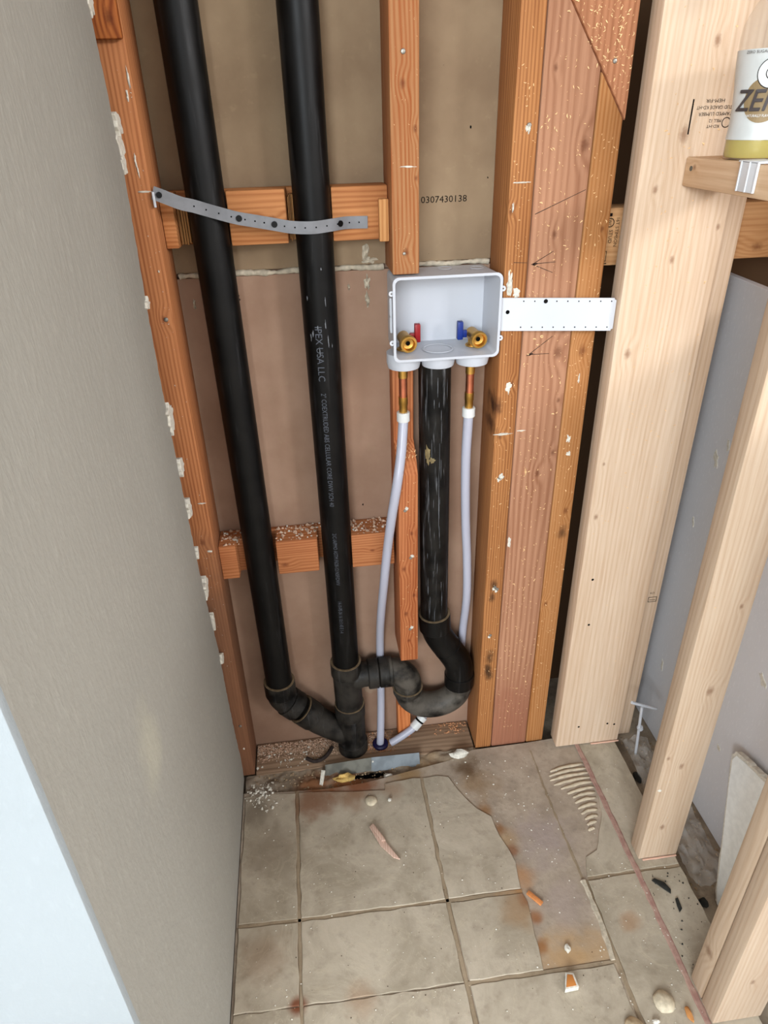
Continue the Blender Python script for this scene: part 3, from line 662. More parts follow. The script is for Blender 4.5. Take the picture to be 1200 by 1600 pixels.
# ink stamp, upside down
for k, (tx, sz, wd) in enumerate((('HEM-FIR', .0062, 1.3), ('STUD GRADE KD-HT', .0062, 1.0), ('STAMPED LUMBER', .0062, 1.1), ('MILL 12', .006, 1.0), ('KD-HT', .0055, 1.2))):
    zz = (1.2875, 1.2795, 1.2715, 1.263, 1.256)[k]; xx = (.612, .627, .629, .612, .61)[k]
    lettering('ink_stamp', tx, sz, lambda u, v, xx=xx, zz=zz: (xx-u, -.0324, zz-v), M_ink, p1, wd*.95)
bm = bmesh.new(); lathe(bm, [(.0055, 0), (.0066, 0), (.0066, .0002), (.0055, .0002)], (.6195, -.0322, 1.2585), Vector((0, -1, 0)), 24, False); from_bm('ink_stamp', bm, M_ink, p1, (.6195, -.0322, 1.2585))
bm = bmesh.new(); bm_box(bm, .5645, .5665, -.0325, -.0321, 1.245, 1.288); from_bm('ink_stamp', bm, M_ink, p1, (.5655, -.0323, 1.245))
p1b = newboard((.662, .703, .0075, .0885, -.0285, 3.39), 'shaded new stud half hidden behind the wide back stud', (), cath=.6)
lettering('ink_stamp', 'KD', .007, lambda u, v: (.680+u, .0071, .392+v), M_ink, p1b)
for bb in ((.6785, .697, .0068, .0074, .383, .3838), (.6785, .697, .0068, .0074, .371, .3718), (.6785, .6793, .0068, .0074, .371, .3838), (.6962, .697, .0068, .0074, .371, .3838), (.6815, .694, .0068, .0074, .376, .3768)):
    bm = bmesh.new(); bm_box(bm, *bb); from_bm('ink_stamp', bm, M_ink, p1b, (bb[0], bb[2], bb[4]))
p2 = newboard((.568, .647, -.321, -.286, .0012, 3.39), 'pale new stud standing on the tile edge in front of the grey wall', ((.617, -.321, .445, .008), (.604, -.321, .265, .006), (.575, -.321, .29, .004), (.60, -.321, .095, .006), (.628, -.321, .62, .004)), cath=1.2, c=((214, 197, 178), (195, 172, 149)))
front_dust(p2, .575, .645, .05, .9, -.321, 30, size=(.001, .004))
smear('plaster_smear', .574, .205, .012, .008, M_plaster, p2, -.3212, 3, 14, .001)
p3 = newboard((.562, .645, -.5685, -.534, .0012, 3.39), 'rear of the two new studs paired in the right foreground', ((.5625, -.55, .11, .008),), cath=1.2, c=((214, 197, 178), (195, 172, 149)))
p4 = newboard((.561, .645, -.605, -.5702, .0012, 3.39), 'front of the two new studs paired in the right foreground', ((.60, -.605, .12, .005),), cath=1.2, c=((212, 196, 178), (195, 172, 150)))
shelf = newboard((.569, .651, -.2852, -.0328, 1.179, 1.217), 'flat new block bridging the partition studs under the drink bottle', ((.569, -.06, 1.205, .003),), name='blocking_shelf', axis='Y', c=((228, 206, 180), (206, 176, 146)))
flakes('wood_shavings', 70, lambda: ((R.uniform(.571, .649), R.uniform(-.28, -.035), 1.2172), (0, 0, 1)), M_dust, shelf, (.0015, .006))
nail_bm = bmesh.new(); lathe(nail_bm, [(.0032, 0), (.0034, .0008), (.001, .0014)], (.5688, -.052, 1.203), Vector((-1, 0, 0)), 12); from_bm('nail', nail_bm, M_steel, shelf, (.5688, -.052, 1.203))

rear = newboard((.4835, 1.14, .040, .0885, 1.057, 1.144), 'printed horizontal board behind the gap beside the wide back stud', ((.76, .04, 1.075, .008),), name='blocking_board', axis='X', c=((214, 178, 138), (184, 140, 98)))
rs = lambda x0, z0: (lambda u, v: (x0+v, .0396, z0-u))
lettering('ink_stamp', '16T STIMSON', .0078, rs(.5095, 1.1305), M_ink, rear, .95)
lettering('ink_stamp', 'STUD', .0082, rs(.500, 1.112), M_ink, rear, 1.0)
lettering('ink_stamp', 'KD HT', .0072, rs(.4915, 1.112), M_ink, rear, 1.0)
bm = bmesh.new(); lathe(bm, [(.0058, 0), (.0070, 0), (.0070, .0002), (.0058, .0002)], (.4995, .0397, 1.1225), Vector((0, -1, 0)), 24, False); from_bm('ink_stamp', bm, M_ink, rear, (.4995, .0397, 1.1225))
lettering('ink_stamp', 'WC', .007, rs(.497, 1.127), M_ink, rear, .8)
for bb in ((.4838, .5017, .0393, .0398, 1.1318, 1.1365), (.4838, .5017, .0393, .0398, 1.060, 1.0612), (.4865, .5, .0393, .0398, 1.064, 1.0648), (.4865, .5, .0393, .0398, 1.079, 1.0798), (.4865, .4872, .0393, .0398, 1.064, 1.0798), (.4993, .5, .0393, .0398, 1.064, 1.0798), (.49, .497, .0393, .0398, 1.0715, 1.0722)):
    bm = bmesh.new(); bm_box(bm, *bb); from_bm('ink_stamp', bm, M_ink, rear, (bb[0], bb[2], bb[4]))

# ------------------------------------------------------------------ drain pipes (glued together: one thing)
PY = .045
drain = empty('drain_pipes', (.037, PY, -.0085), 'black plastic drain pipes with wye, tee and trap glued together in the wall cavity', 'pipes')
def part(name, fill, mat, parent=drain, loc=None, smooth=True):
    bm = bmesh.new(); fill(bm)
    if loc is None: loc = drain.location
    return from_bm(name, bm, mat, parent, tuple(loc), angle=38)
RP = .0282; RH = .0335
def cyl(bm, a, b_, r, seg=40): sweep(bm, [a, b_], r, seg)
def hub(bm, a, d, L, r=RH):
    """socket: slightly chamfered collar from a along d"""
    lathe(bm, [(r-.002, 0), (r, .0015), (r, L-.0015), (r-.0012, L)], a, d, 40)
def rim(parent, a, d, r=RH):
    bm = bmesh.new(); lathe(bm, [(RP+.0002, .0), (r-.0006, .0), (r-.0003, .0013), (RP+.0002, .0013)], a, d, 40, False)
    return from_bm('socket_rim', bm, M_rim, parent, tuple(a))
# left vent pipe and its elbow
vt = [(-.1468, PY, 3.38), (-.1125, PY, .205)]
vent = part('vent_pipe', lambda bm: sweep(bm, [vt[0], vt[1]], RP, 44), M_pipe)
D45 = Vector((.66, 0, -.75)).normalized()
e0 = Vector((-.1125, PY, .226))
def elbow(bm):
    hub(bm, e0, Vector((.005, 0, -1)), .036)
    sweep(bm, smooth_path([(-.1122, PY, .196), (-.111, PY, .183), (-.104, PY, .170), (-.0945, PY, .1585)], 4), RP+.0028, 40)
    hub(bm, Vector((-.1005, PY, .1655)), D45, .030)
el = part('elbow_fitting', elbow, M_fit); rim(el, e0, Vector((0, 0, 1)))
# wye
w0 = Vector((-.072, PY, .1345))
def wye(bm):
    hub(bm, w0, D45, .036)
    sweep(bm, [w0+D45*.03, w0+D45*.06, Vector((.034, PY, .030))], [RP+.003, RP+.002, RP-.003], 40)
    sweep(bm, [(.036, PY, .132), (.0372, PY, .005)], RP+.0035, 40)
    hub(bm, Vector((.0358, PY, .136)), Vector((.0, 0, -1)), .034, RH+.0003)
    hub(bm, Vector((.0373, PY, .020)), Vector((0, 0, -1)), .0285, RH+.0008)
wy = part('wye_fitting', wye, M_fit); rim(wy, (.0358, PY, .136), Vector((0, 0, 1)), RH+.0003); rim(wy, w0, -D45)
# stack pipe and tee
stack = part('stack_pipe', lambda bm: sweep(bm, [(.0262, PY, 3.38), (.0335, PY, .235)], RP, 44), M_pipe)
TZ = .2185
def tee(bm):
    hub(bm, Vector((.0336, PY, .262)), Vector((0, 0, -1)), .034)
    sweep(bm, [(.0336, PY, .250), (.0352, PY, .130)], RP+.0025, 40)
    sweep(bm, [(.036, PY, TZ-.006), (.055, PY, TZ-.004), (.068, PY, TZ), (.085, PY, TZ)], [RP, RP, RP-.0005, RP-.001], 40)
te = part('tee_fitting', tee, M_fit); rim(te, (.0336, PY, .262), Vector((0, 0, 1)))
X = Vector((1, 0, 0))
cp = part('coupling', lambda bm: (hub(bm, Vector((.080, PY, TZ)), X, .023), hub(bm, Vector((.1045, PY, TZ)), X, .024)), M_fit)
# trap arm elbow, U bend, standpipe offset
def arm(bm):
    hub(bm, Vector((.122, PY, TZ)), X, .012)
    c = Vector((.128, PY, TZ-.040))
    P = [c+Vector((.040*math.sin(a), 0, .040*math.cos(a))) for a in [k*math.pi/2/10 for k in range(11)]]
    sweep(bm, [(.120, PY, TZ)]+P+[(.168, PY, .166)], RP+.0025, 40)
ta = part('trap_arm', arm, M_trap)
def ubend(bm):
    P = [(.168, PY, .168)]
    cx, cz, rr = .2265, .155, .0585
    for k in range(0, 21):
        a = math.pi + math.pi*k/20
        P.append((cx+rr*math.cos(a), PY-.004*math.sin(math.pi*k/20), cz+.047*math.sin(a)))
    P.append((.285, PY, .172))
    sweep(bm, P, [RP+.0045, RP+.0045]+[RP+.0012]*19+[RP+.003, RP+.003], 40)
ub = part('trap_bend', ubend, M_trap); rim(ub, (.168, PY, .168), Vector((0, 0, 1)), RH+.001)
def offset(bm):
    P = smooth_path([(.285, PY, .160), (.285, PY, .205), (.278, PY, .232), (.262, PY, .262), (.244, PY, .293), (.2335, PY, .315), (.2285, PY, .335)], 6)
    sweep(bm, P, RP+.0026, 40)
    hub(bm, Vector((.2265, PY, .368)), Vector((.06, 0, -1)).normalized(), .040)
    hub(bm, Vector((.2565, PY, .2725)), Vector((.52, 0, -.85)), .004, RP+.0036)
    hub(bm, Vector((.2855, PY, .192)), Vector((0, 0, -1)), .032, RH-.0005)
of = part('offset_fitting', offset, abs_mat('offset_black', .1, .04, .42)); rim(of, (.2265, PY, .368), Vector((-.06, 0, 1)))
stand = part('standpipe', lambda bm: sweep(bm, [(.2205, PY, .930), (.2262, PY, .345)], RP, 44), M_scuff)
M_glue = plain('dried_glue', (158, 144, 112), .6, .3, var=.25, scale=120)
def on_pipe(cx0, cz0, cx1, cz1, th, z, r=RP):
    t = (z-cz0)/(cz1-cz0); cx = cx0+(cx1-cx0)*t
    return Vector((cx+r*math.sin(th), PY-r*math.cos(th), z))
def pipe_smear(parent, cl, th0, z0, dth, dz, mat, seed, nm='glue_smear', th=.0007):
    bm = bmesh.new(); n = 20; ring = []
    for i in range(n):
        a = 2*math.pi*i/n; k = .7+.6*mnoise.noise(Vector((math.cos(a)*2+seed, math.sin(a)*2, seed)))+R.uniform(-.15, .15)
        ring.append(bm.verts.new(on_pipe(*cl, th0+dth*k*math.cos(a), z0+dz*k*math.sin(a), RP+.0004)))
    mid = [bm.verts.new(on_pipe(*cl, th0+dth*.3*math.cos(2*math.pi*i/n), z0+dz*.3*math.sin(2*math.pi*i/n), RP+.0004+th)) for i in range(n)]
    for i in range(n): bm.faces.new((ring[i], ring[(i+1) % n], mid[(i+1) % n], mid[i]))
    bm.faces.new(mid); return from_bm(nm, bm, mat, parent, tuple(drain.location), smooth=True)
CL3 = (.2205, .930, .2262, .345)
pipe_smear(stand, CL3, -.65, .748, .28, .024, M_glue, 3); pipe_smear(stand, CL3, -.35, .738, .3, .008, M_glue, 5)
pipe_smear(stand, CL3, .1, .652, .02, .09, M_print, 7, 'scratch', .0002)
for k in range(30):
    pipe_smear(stand, CL3, R.uniform(-.9, .7), R.uniform(.37, .88), R.uniform(.008, .02), R.uniform(.006, .035), M_print, k*1.7, 'scratch', .0002)
CL2 = (.0285, 2.38, .0335, .235); CL1 = (-.1360, 2.38, -.1125, .205)
def pipe_text(body, size, z0, stretch=1.0, th0=-.20, nm='printed_text'):
    return lettering(nm, body, size, lambda u, v: tuple(on_pipe(*CL2, th0+(v-.004)/RP, z0-u, RP+.0009)), M_faint, stack, stretch)
pipe_text('IPEX USA LLC', .0155, .992, .98, -.24)
pipe_text('2" COEXTRUDED ABS CELLULAR CORE DWV SCH 40', .0115, .880, .80, -.17)
pipe_text('2/C-IAPMO ASTM F628-12 NSF/DWV', .0105, .604, .72, -.14)
pipe_text('14-10-PE-3A 16 10:11:45 E 1-4', .0105, .445, .62, -.12)
for k in range(10): pipe_smear(stack, CL2, R.uniform(-.8, .8), R.uniform(.95, 1.08), R.uniform(.02, .05), R.uniform(.003, .012), M_print, k*2.3, 'scratch', .0002)

# ------------------------------------------------------------------ washer outlet box
ob = empty('washer_outlet_box', (.228, .03, .91), 'white plastic washing machine outlet box with brass valves above the standpipe', 'outlet box')
def rrect(x0, x1, z0, z1, r, n=5):
    out = []
    for cx, cz, a0 in ((x1-r, z1-r, 0), (x0+r, z1-r, 90), (x0+r, z0+r, 180), (x1-r, z0+r, 270)):
        for k in range(n+1):
            a = math.radians(a0+90*k/n); out.append((cx+r*math.cos(a), cz+r*math.sin(a)))
    return out
def loops(bm, L, close=True):
    V = [[bm.verts.new(p) for p in lp] for lp in L]; n = len(V[0])
    for a, b_ in zip(V[:-1], V[1:]):
        for i in range(n): bm.faces.new((a[i], a[(i+1) % n], b_[(i+1) % n], b_[i]))
    return V
FY, BY = -.015, .078
bm = bmesh.new()
def lp(x0, x1, z0, z1, y, r): return [(x, y, z) for x, z in rrect(x0, x1, z0, z1, r)]
V = loops(bm, [lp(.146, .310, .9395, 1.062, BY, .008), lp(.1435, .3135, .9355, 1.0655, FY+.003, .009), lp(.1425, .3145, .9345, 1.0665, FY+.0025, .010), lp(.1425, .3145, .9345, 1.0665, FY, .010),
               lp(.1465, .3105, .9385, 1.0625, FY, .008), lp(.1475, .3085, .9410, 1.0605, BY-.003, .006)])
bm.faces.new(V[0]); bm.faces.new(V[-1][::-1])
from_bm('box_shell', bm, M_pvc, ob, (.228, .03, .9345), angle=32)
# cups under the floor of the box
for i, cx in enumerate((.1645, .2225, .2810)):
    bm = bmesh.new(); lathe(bm, [(.0235, 0), (.0265, .0012), (.0285, .010), (.0285, .0265)], (cx, .028, .9125), Vector((0, 0, 1)), 40); from_bm('bottom_cup', bm, M_pvc, ob, (cx, .028, .9125), angle=40)
bm = bmesh.new(); lathe(bm, [(.0225, 0), (.0245, .0014), (.0262, 0)], (.2225, .028, .9408), Vector((0, 0, 1)), 36, False); from_bm('drain_ring', bm, M_pvc, ob, (.2225, .028, .9408), smooth=True)
for x, z in ((.160, 1.046), (.2695, 1.047)):
    bm = bmesh.new(); lathe(bm, [(.0052, 0), (.0062, .0008), (.0070, 0)], (x, .0746, z), Vector((0, -1, 0)), 24, False); from_bm('knockout', bm, M_pvc, ob, (x, .0746, z), smooth=True)
for x, y in ((.285, .035), (.235, .045)):
    bm = bmesh.new(); lathe(bm, [(.0095, 0), (.0105, .0008), (.0115, 0)], (x, y, 1.0655), Vector((0, 0, 1)), 24, False); from_bm('knockout', bm, M_pvc, ob, (x, y, 1.0655), smooth=True)
for x, z in ((.1408, 1.0425), (.1408, .966), (.3162, 1.0415), (.3162, .964)):
    bm = bmesh.new(); lathe(bm, [(.0013, .0), (.0042, .0), (.0045, .0008), (.0042, .0024), (.0013, .0024), (.0013, .0)], (x, FY+.0045, z), Vector((0, -1, 0)), 20, False); from_bm('screw_ear', bm, M_white, ob, (x, FY+.0045, z), angle=40)
for z0, z1 in ((1.004, 1.031), (.979, 1.002)):   # slots in the left side
    bm = bmesh.new(); bm_box(bm, .1402, .1432, .004, .0055, z0, z1); bm_box(bm, .1402, .1432, .010, .0115, z0, z1); bm_box(bm, .1402, .1432, .004, .0115, z0-.0012, z0); bm_box(bm, .1402, .1432, .004, .0115, z1, z1+.0012)
    from_bm('bracket_slot', bm, M_white, ob, (.1415, .008, z0))
# right mounting bracket
def br_y(x): return -.0055 - .0145*max(0, (x-.315))/.186
bm = bmesh.new(); N = 14
for th in (0,): pass
ring = []
x0, x1 = .3155, .5005
for i in range(N+1):
    x = x0+(x1-x0)*i/N; sl = (x-x0)*-.036
    ring.append([bm.verts.new((x, br_y(x)+dy, z+sl)) for dy, z in ((0, 1.0255), (0, .9735), (.0022, .9735), (.0022, 1.0255))])
for i in range(N):
    for k in range(4): bm.faces.new((ring[i][k], ring[i][(k+1) % 4], ring[i+1][(k+1) % 4], ring[i+1][k]))
bm.faces.new(ring[0]); bm.faces.new(ring[-1][::-1])
bmesh.ops.bevel(bm, geom=[e for e in bm.edges if all(abs(v.co.x-x1) < 1e-6 for v in e.verts) and abs(e.verts[0].co.y-e.verts[1].co.y) > .001], offset=.003, segments=3, affect='EDGES')
mbk = from_bm('mounting_bracket', bm, M_white, ob, (.3155, -.005, .9735), angle=40)
def disc(name, x, y, z, r, mat, parent, h=.0004, ax=(0, -1, 0), seg=12):
    bm = bmesh.new(); lathe(bm, [(r, 0), (r*.95, h)], (x, y, z), Vector(ax), seg); return from_bm(name, bm, mat, parent, (x, y, z))
for i in range(9):
    x = .352+.0176*i; sl = (x-x0)*-.036
    disc('nail_hole', x, br_y(x), 1.0205+sl, .0011 if i != 2 else .0035, M_hole, mbk)
    disc('nail_hole', x-.002, br_y(x), .9795+sl, .0011, M_hole, mbk)
disc('screw_hole', .3275, br_y(.3275), 1.003, .0033, M_hole, mbk)
disc('screw', .387, br_y(.387), 1.018, .0030, M_screw, mbk, .0015)
# valves
def valve(cx, face, lev_mat, side, lab):
    v = None
    bm = bmesh.new()
    lathe(bm, [(.0122, 0), (.0130, .001), (.0122, .0025), (.0084, .003), (.0084, .018)], (cx, .034, .9405), Vector((0, 0, 1)), 28)
    lathe(bm, [(.0082, -.004), (.0104, 0), (.0104, .029), (.0110, .031)], (cx, .048, .9580), Vector((face, -1, -.06)), 32)
    v = from_bm('valve', bm, M_brass, ob, (cx, .034, .9405), angle=40); v['label'] = lab
    d = Vector((face, -1, -.06)).normalized(); c = Vector((cx, .048, .9580))+d*.030
    bm = bmesh.new(); lathe(bm, [(.0110, 0), (.0138, .0014), (.0141, .008), (.0132, .0100), (.0104, .0100), (.0086, .004), (.0044, .0025)], c, d, 36, True); from_bm('hose_outlet', bm, M_brass, v, tuple(c), angle=40)
    bm = bmesh.new(); lathe(bm, [(.0036, 0), (.0036, .0006)], c+d*.0032, d, 16); from_bm('bore', bm, M_hole, v, tuple(c))
    s = side; bm = bmesh.new(); hx = cx+s*.0100
    a, b_ = sorted((hx, hx+s*.0125)); bm_box(bm, a, b_, .035, .043, .9540, .9660, .0012)
    a, b_ = sorted((hx+s*.0075, hx+s*.0170)); bm_box(bm, a, b_, .031, .042, .9515, .9815, .0014)
    h = from_bm('lever_handle', bm, lev_mat, v, (hx, .038, .9575), angle=40); h['label'] = 'red lever handle' if lev_mat is M_red else 'blue lever handle'
    bm = bmesh.new(); lathe(bm, [(.0080, 0), (.0080, -.018), (.0074, -.0185)], (cx-.004, .028, .9125), Vector((0, 0, 1)), 24); from_bm('brass_stub', bm, M_brass, v, (cx, .028, .89))
    bm = bmesh.new(); lathe(bm, [(.0070, -.018), (.0070, -.062)], (cx-.004, .028, .9125), Vector((0, 0, 1)), 24); from_bm('copper_stub', bm, M_copper, v, (cx, .028, .87), angle=40)
    bm = bmesh.new(); lathe(bm, [(.0080, -.052), (.0080, -.066), (.0072, -.067), (.0072, -.082)], (cx-.004, .028, .9125), Vector((0, 0, 1)), 24); from_bm('brass_adapter', bm, M_brass, v, (cx, .028, .84), angle=40)
valve(.1668, .10, M_red, 1, 'brass valve with red lever'); valve(.2830, .12, M_blue, -1, 'brass valve with blue lever')

# ------------------------------------------------------------------ water tubes
def tube(name, pts, label, rings):
    o = empty(name, pts[-1], label, 'tube')
    bm = bmesh.new(); sweep(bm, smooth_path(pts, 10), .0087, 24); from_bm('tube', bm, M_pex, o, tuple(pts[-1]), smooth=True)
    for a, d, L, r, m, nm in rings:
        bm = bmesh.new(); lathe(bm, [(r-.0008, 0), (r, .0008), (r, L-.0008), (r-.0008, L)], a, d, 28); from_bm(nm, bm, m, o, tuple(a), angle=40)
    return o
tube('water_tube', [(.1628, .028, .829), (.1620, .025, .812), (.1555, .008, .765), (.1455, -.009, .715), (.134, -.006, .64), (.126, .008, .56), (.119, .017, .48), (.114, .045, .38), (.1125, .0695, .30), (.1115, .0770, .215), (.110, .072, .12), (.104, .050, .03), (.101, .044, -.0085)],
     'translucent grey tube left of the hanging stud piece, falling straight behind the coupling', [((.1628, .028, .8155), (0, 0, 1), .017, .0114, M_ring, 'expansion_ring')])
tr = [(.2790, .028, .829), (.2788, .028, .812), (.2795, .036, .72), (.2845, .040, .60), (.292, .045, .50), (.297, .053, .40), (.298, .0755, .30), (.293, .0800, .20), (.268, .0800, .098), (.236, .0740, .068), (.2095, .0620, .053), (.183, .050, .030), (.150, .045, .008), (.1265, .043, -.006)]
dd = (Vector(tr[10])-Vector(tr[11])).normalized(); K0 = Vector(tr[11])-dd*.002
tube('water_tube', tr, 'translucent grey tube running down behind the trap with white connector near the floor', [((.2790, .028, .8155), (0, 0, 1), .017, .0114, M_ring, 'expansion_ring'),
     (K0, dd, .020, .0115, M_ring, 'connector'), (K0+dd*.0203, dd, .0035, .0112, M_hole, 'connector_band'), (K0+dd*.0242, dd, .012, .0113, M_ring, 'connector')])
bm = bmesh.new(); lathe(bm, [(.0185, 0), (.0185, .005), (.016, .0075), (.0100, .0075), (.0100, .0005)], (.1015, .0445, -.0087), Vector((0, 0, 1)), 28)
tag(from_bm('pipe_grommet', bm, M_navy, None, (.1015, .0445, -.0087), angle=40), 'dark blue round grommet where the straight tube enters the floor plate', 'grommet')

# ------------------------------------------------------------------ perforated strap
st = empty('pipe_strap', (-.188, 0, 1.19), 'grey perforated hanger strap bending across both tall black pipes', 'strap')
ctr = smooth_path([(-.189, -.001, 1.1945), (-.178, .001, 1.190), (-.155, .006, 1.1795), (-.138, .010, 1.1745), (-.122, .0125, 1.169), (-.100, .013, 1.162), (-.078, .014, 1.1555), (-.052, .016, 1.1500), (-.025, .016, 1.1445), (.0, .0135, 1.1400), (.030, .0125, 1.1385), (.058, .020, 1.1400), (.075, .031, 1.1405), (.090, .0375, 1.1400), (.113, .0375, 1.1395)], 5)
bm = bmesh.new(); ring = []
for i, p in enumerate(ctr):
    a = ctr[max(0, i-1)]; b_ = ctr[min(len(ctr)-1, i+1)]; t = (b_-a).normalized(); nrm = Vector((t.y, -t.x, 0)).normalized(); up = t.cross(nrm).normalized()
    if up.z < 0: up = -up
    ring.append([bm.verts.new(p+up*.0088+nrm*.0006), bm.verts.new(p-up*.0088+nrm*.0006), bm.verts.new(p-up*.0088-nrm*.0006), bm.verts.new(p+up*.0088-nrm*.0006)])
for i in range(len(ring)-1):
    for k in range(4): bm.faces.new((ring[i][k], ring[i][(k+1) % 4], ring[i+1][(k+1) % 4], ring[i+1][k]))
bm.faces.new(ring[0]); bm.faces.new(ring[-1][::-1])
sb = from_bm('strap_band', bm, M_galv, st, (-.188, 0, 1.19), angle=30)
def at_x(x):
    for i in range(len(ctr)-1):
        if ctr[i].x <= x <= ctr[i+1].x:
            k = (x-ctr[i].x)/(ctr[i+1].x-ctr[i].x); t = (ctr[i+1]-ctr[i]).normalized(); return ctr[i]+(ctr[i+1]-ctr[i])*k, Vector((t.y, -t.x, 0)).normalized()
for i, x in enumerate((-.137, -.121, -.104, -.087, -.068, -.054, -.041, -.012, .003, .018, .034, .050, .066, .085, .1)):
    p, n = at_x(x); disc('strap_hole', *(p+n*.0005), .0012, M_hole, st, .0004, n, 10)
for x in (-.0765, -.0265, .0705):
    p, n = at_x(x); disc('strap_screw', *(p+n*.0005), .0046, M_screw, st, .0016, n, 18)
p, n = at_x(-.181); disc('strap_screw', *(p+n*.0005), .0042, M_screw, st, .003, n, 16)
box('strap_tab', (-.1893, -.1862, -.0062, -.0015, 1.176, 1.196), M_white, st, .0005)

# ------------------------------------------------------------------ nail plates and debris at the plate
def nplate(x0, x1, zt, zb, yt, yb, mat, label, dz=0.0):
    bm = bmesh.new(); t = Vector((0, -.0009, .0007))
    P = [Vector((x0, yt, zt)), Vector((x1, yt, zt+dz)), Vector((x1-.001, yb, zb+dz)), Vector((x0-.003, yb, zb))]
    vs = [bm.verts.new(p) for p in P]+[bm.verts.new(p+t) for p in P]
    for f in ((3, 2, 1, 0), (4, 5, 6, 7), (0, 1, 5, 4), (1, 2, 6, 5), (2, 3, 7, 6), (3, 0, 4, 7)): bm.faces.new([vs[i] for i in f])
    return tag(from_bm('nail_plate', bm, mat, None, (x0, yb, zb), angle=30), label, 'metal plate')
n1 = nplate(-.031, .0785, .003, -.0185, -.005, -.024, M_steel, 'dull steel nail plate, left one of the overlapping pair below the wye', .0065)
n2 = nplate(.0755, .1855, .0112, -.0135, -.0065, -.0255, M_zinc, 'bluish steel nail plate, right one of the overlapping pair', -.003)
disc('rivet', .0775, -.0135, .005, .0022, M_nail, n2, .001, (0, -.75, .66))
def rock(name, c, rx, ry, rz, mat, label, cat, seed, group=None, rough=.35): return tag(lump(name, c, rx, ry, rz, mat, None, seed, rough), label, cat, group)
M_foam = plain('yellow_foam', (226, 200, 140), .9, .2, var=.2, scale=150, bump=.4)
M_shell = plain('cream_plaster', (214, 204, 184), .6, .3, var=.15, scale=120)
rock('plaster_lump', (.279, -.020, .0035), .021, .010, .011, M_plaster, 'white plaster lump on the dirt at the foot of the orange stud', 'lump', 3, rough=.5)
rock('foam_lump', (.010, -.040, -.0065), .024, .0085, .010, M_foam, 'yellowish foam lump just below the dull nail plate', 'lump', 5, rough=.6)
bm = bmesh.new(); bm_box(bm, -.0045, .0045, -.018, .018, -.002, .002, .001)
for v in bm.verts: v.co.x += .002*mnoise.noise(v.co*90)
bmesh.ops.rotate(bm, verts=bm.verts, cent=(0, 0, 0), matrix=Matrix.Rotation(math.radians(38), 3, 'X')); bmesh.ops.rotate(bm, verts=bm.verts, cent=(0, 0, 0), matrix=Matrix.Rotation(math.radians(-16), 3, 'Z'))
bmesh.ops.translate(bm, verts=bm.verts, vec=(-.040, -.036, -.004)); tag(from_bm('plaster_sliver', bm, M_plaster, None, (-.04, -.036, -.016), angle=40), 'white sliver leaning against the left end of the dull nail plate', 'sliver')
rock('plaster_chip', (.108, -.046, -.0085), .011, .006, .004, M_plaster, 'small white chip in the gap under the bluish nail plate', 'chip', 7, rough=.4)
bm = bmesh.new(); sweep(bm, smooth_path([(.035, -.030, -.024), (.05, -.033, -.0225), (.068, -.030, -.0235), (.085, -.033, -.0215), (.10, -.031, -.024)], 5), [.004+.003*abs(math.sin(k*.7)) for k in range(21)], 10)
tag(from_bm('rubber_scrap', bm, M_hole, None, (.07, -.031, -.0295), smooth=True), 'black scrap in the dark gap below the nail plates', 'scrap')
# floor debris
M_splint = wood('splinter_wood', (222, 200, 186), (196, 168, 152), (0, 0, 0), (), 'Y', .004)
def slab(name, poly, z0, z1, mat, label, cat, rz=0, group=None, bev=.0008):
    cx = sum(p[0] for p in poly)/len(poly); cy = sum(p[1] for p in poly)/len(poly)
    bm = bmesh.new(); bm_prism(bm, poly, z0, z1, 'Z', bev); return tag(from_bm(name, bm, mat, None, (cx, cy, z0), angle=40), label, cat, group)
sp = empty('wood_splinter', (.075, -.21, .0008), 'long pale wood splinter in the middle of the floor tile', 'splinter')
bm = bmesh.new(); bm_prism(bm, [(.052, -.176), (.060, -.170), (.072, -.196), (.080, -.205), (.082, -.216), (.105, -.256), (.092, -.250), (.070, -.222)], .0008, .005, 'Z', .001); from_bm('splinter_body', bm, M_splint, sp, (.075, -.21, .0008), angle=40)
bm = bmesh.new(); bm_prism(bm, [(.055, -.176), (.061, -.172), (.078, -.205), (.081, -.214), (.073, -.214)], .0048, .0085, 'Z', .001); from_bm('splinter_ridge', bm, M_splint, sp, (.065, -.19, .0048), angle=40)
bm = bmesh.new(); lathe(bm, [(.013, 0), (.0128, .002), (.0095, .0042), (.003, .0052)], (.0625, -.113, .0008), Vector((0, 0, 1)), 18)
for v in bm.verts: v.co.x += .0025*mnoise.noise(v.co*120); v.co.y += .0025*mnoise.noise(v.co*120+Vector((5, 0, 0)))
tag(from_bm('plaster_disc', bm, M_shell, None, (.0625, -.113, .0008), smooth=True), 'flat pinkish plaster disc on the tile near the nail plates', 'chip')
rock('plaster_crumb', (.102, -.118, .004), .0045, .0045, .0035, M_plaster, 'small round white crumb on the tile right of the plaster disc', 'crumb', 2)
bm = bmesh.new(); bm_box(bm, -.016, .016, -.0042, .0042, 0, .005, .0008); bmesh.ops.rotate(bm, verts=bm.verts, cent=(0, 0, 0), matrix=Matrix.Rotation(math.radians(-52), 3, 'Z')); bmesh.ops.translate(bm, verts=bm.verts, vec=(.344, -.366, -.0025))
tag(from_bm('wood_chip', bm, plain('orange_wood_chip', (216, 160, 112), .8, .2, var=.1, scale=200), None, (.344, -.366, -.0025), angle=40), 'small orange wood chip on the bare mortar patch', 'chip')
sc = empty('trim_scrap', (.356, -.515, .0008), 'small white trim scrap with orange core on the front tile', 'scrap')
bm = bmesh.new(); bm_prism(bm, [(.343, -.529), (.367, -.528), (.3655, -.506), (.352, -.503)], .0008, .012, 'Z', .0006); from_bm('white_shell', bm, M_plaster, sc, (.356, -.515, .0008), angle=40)
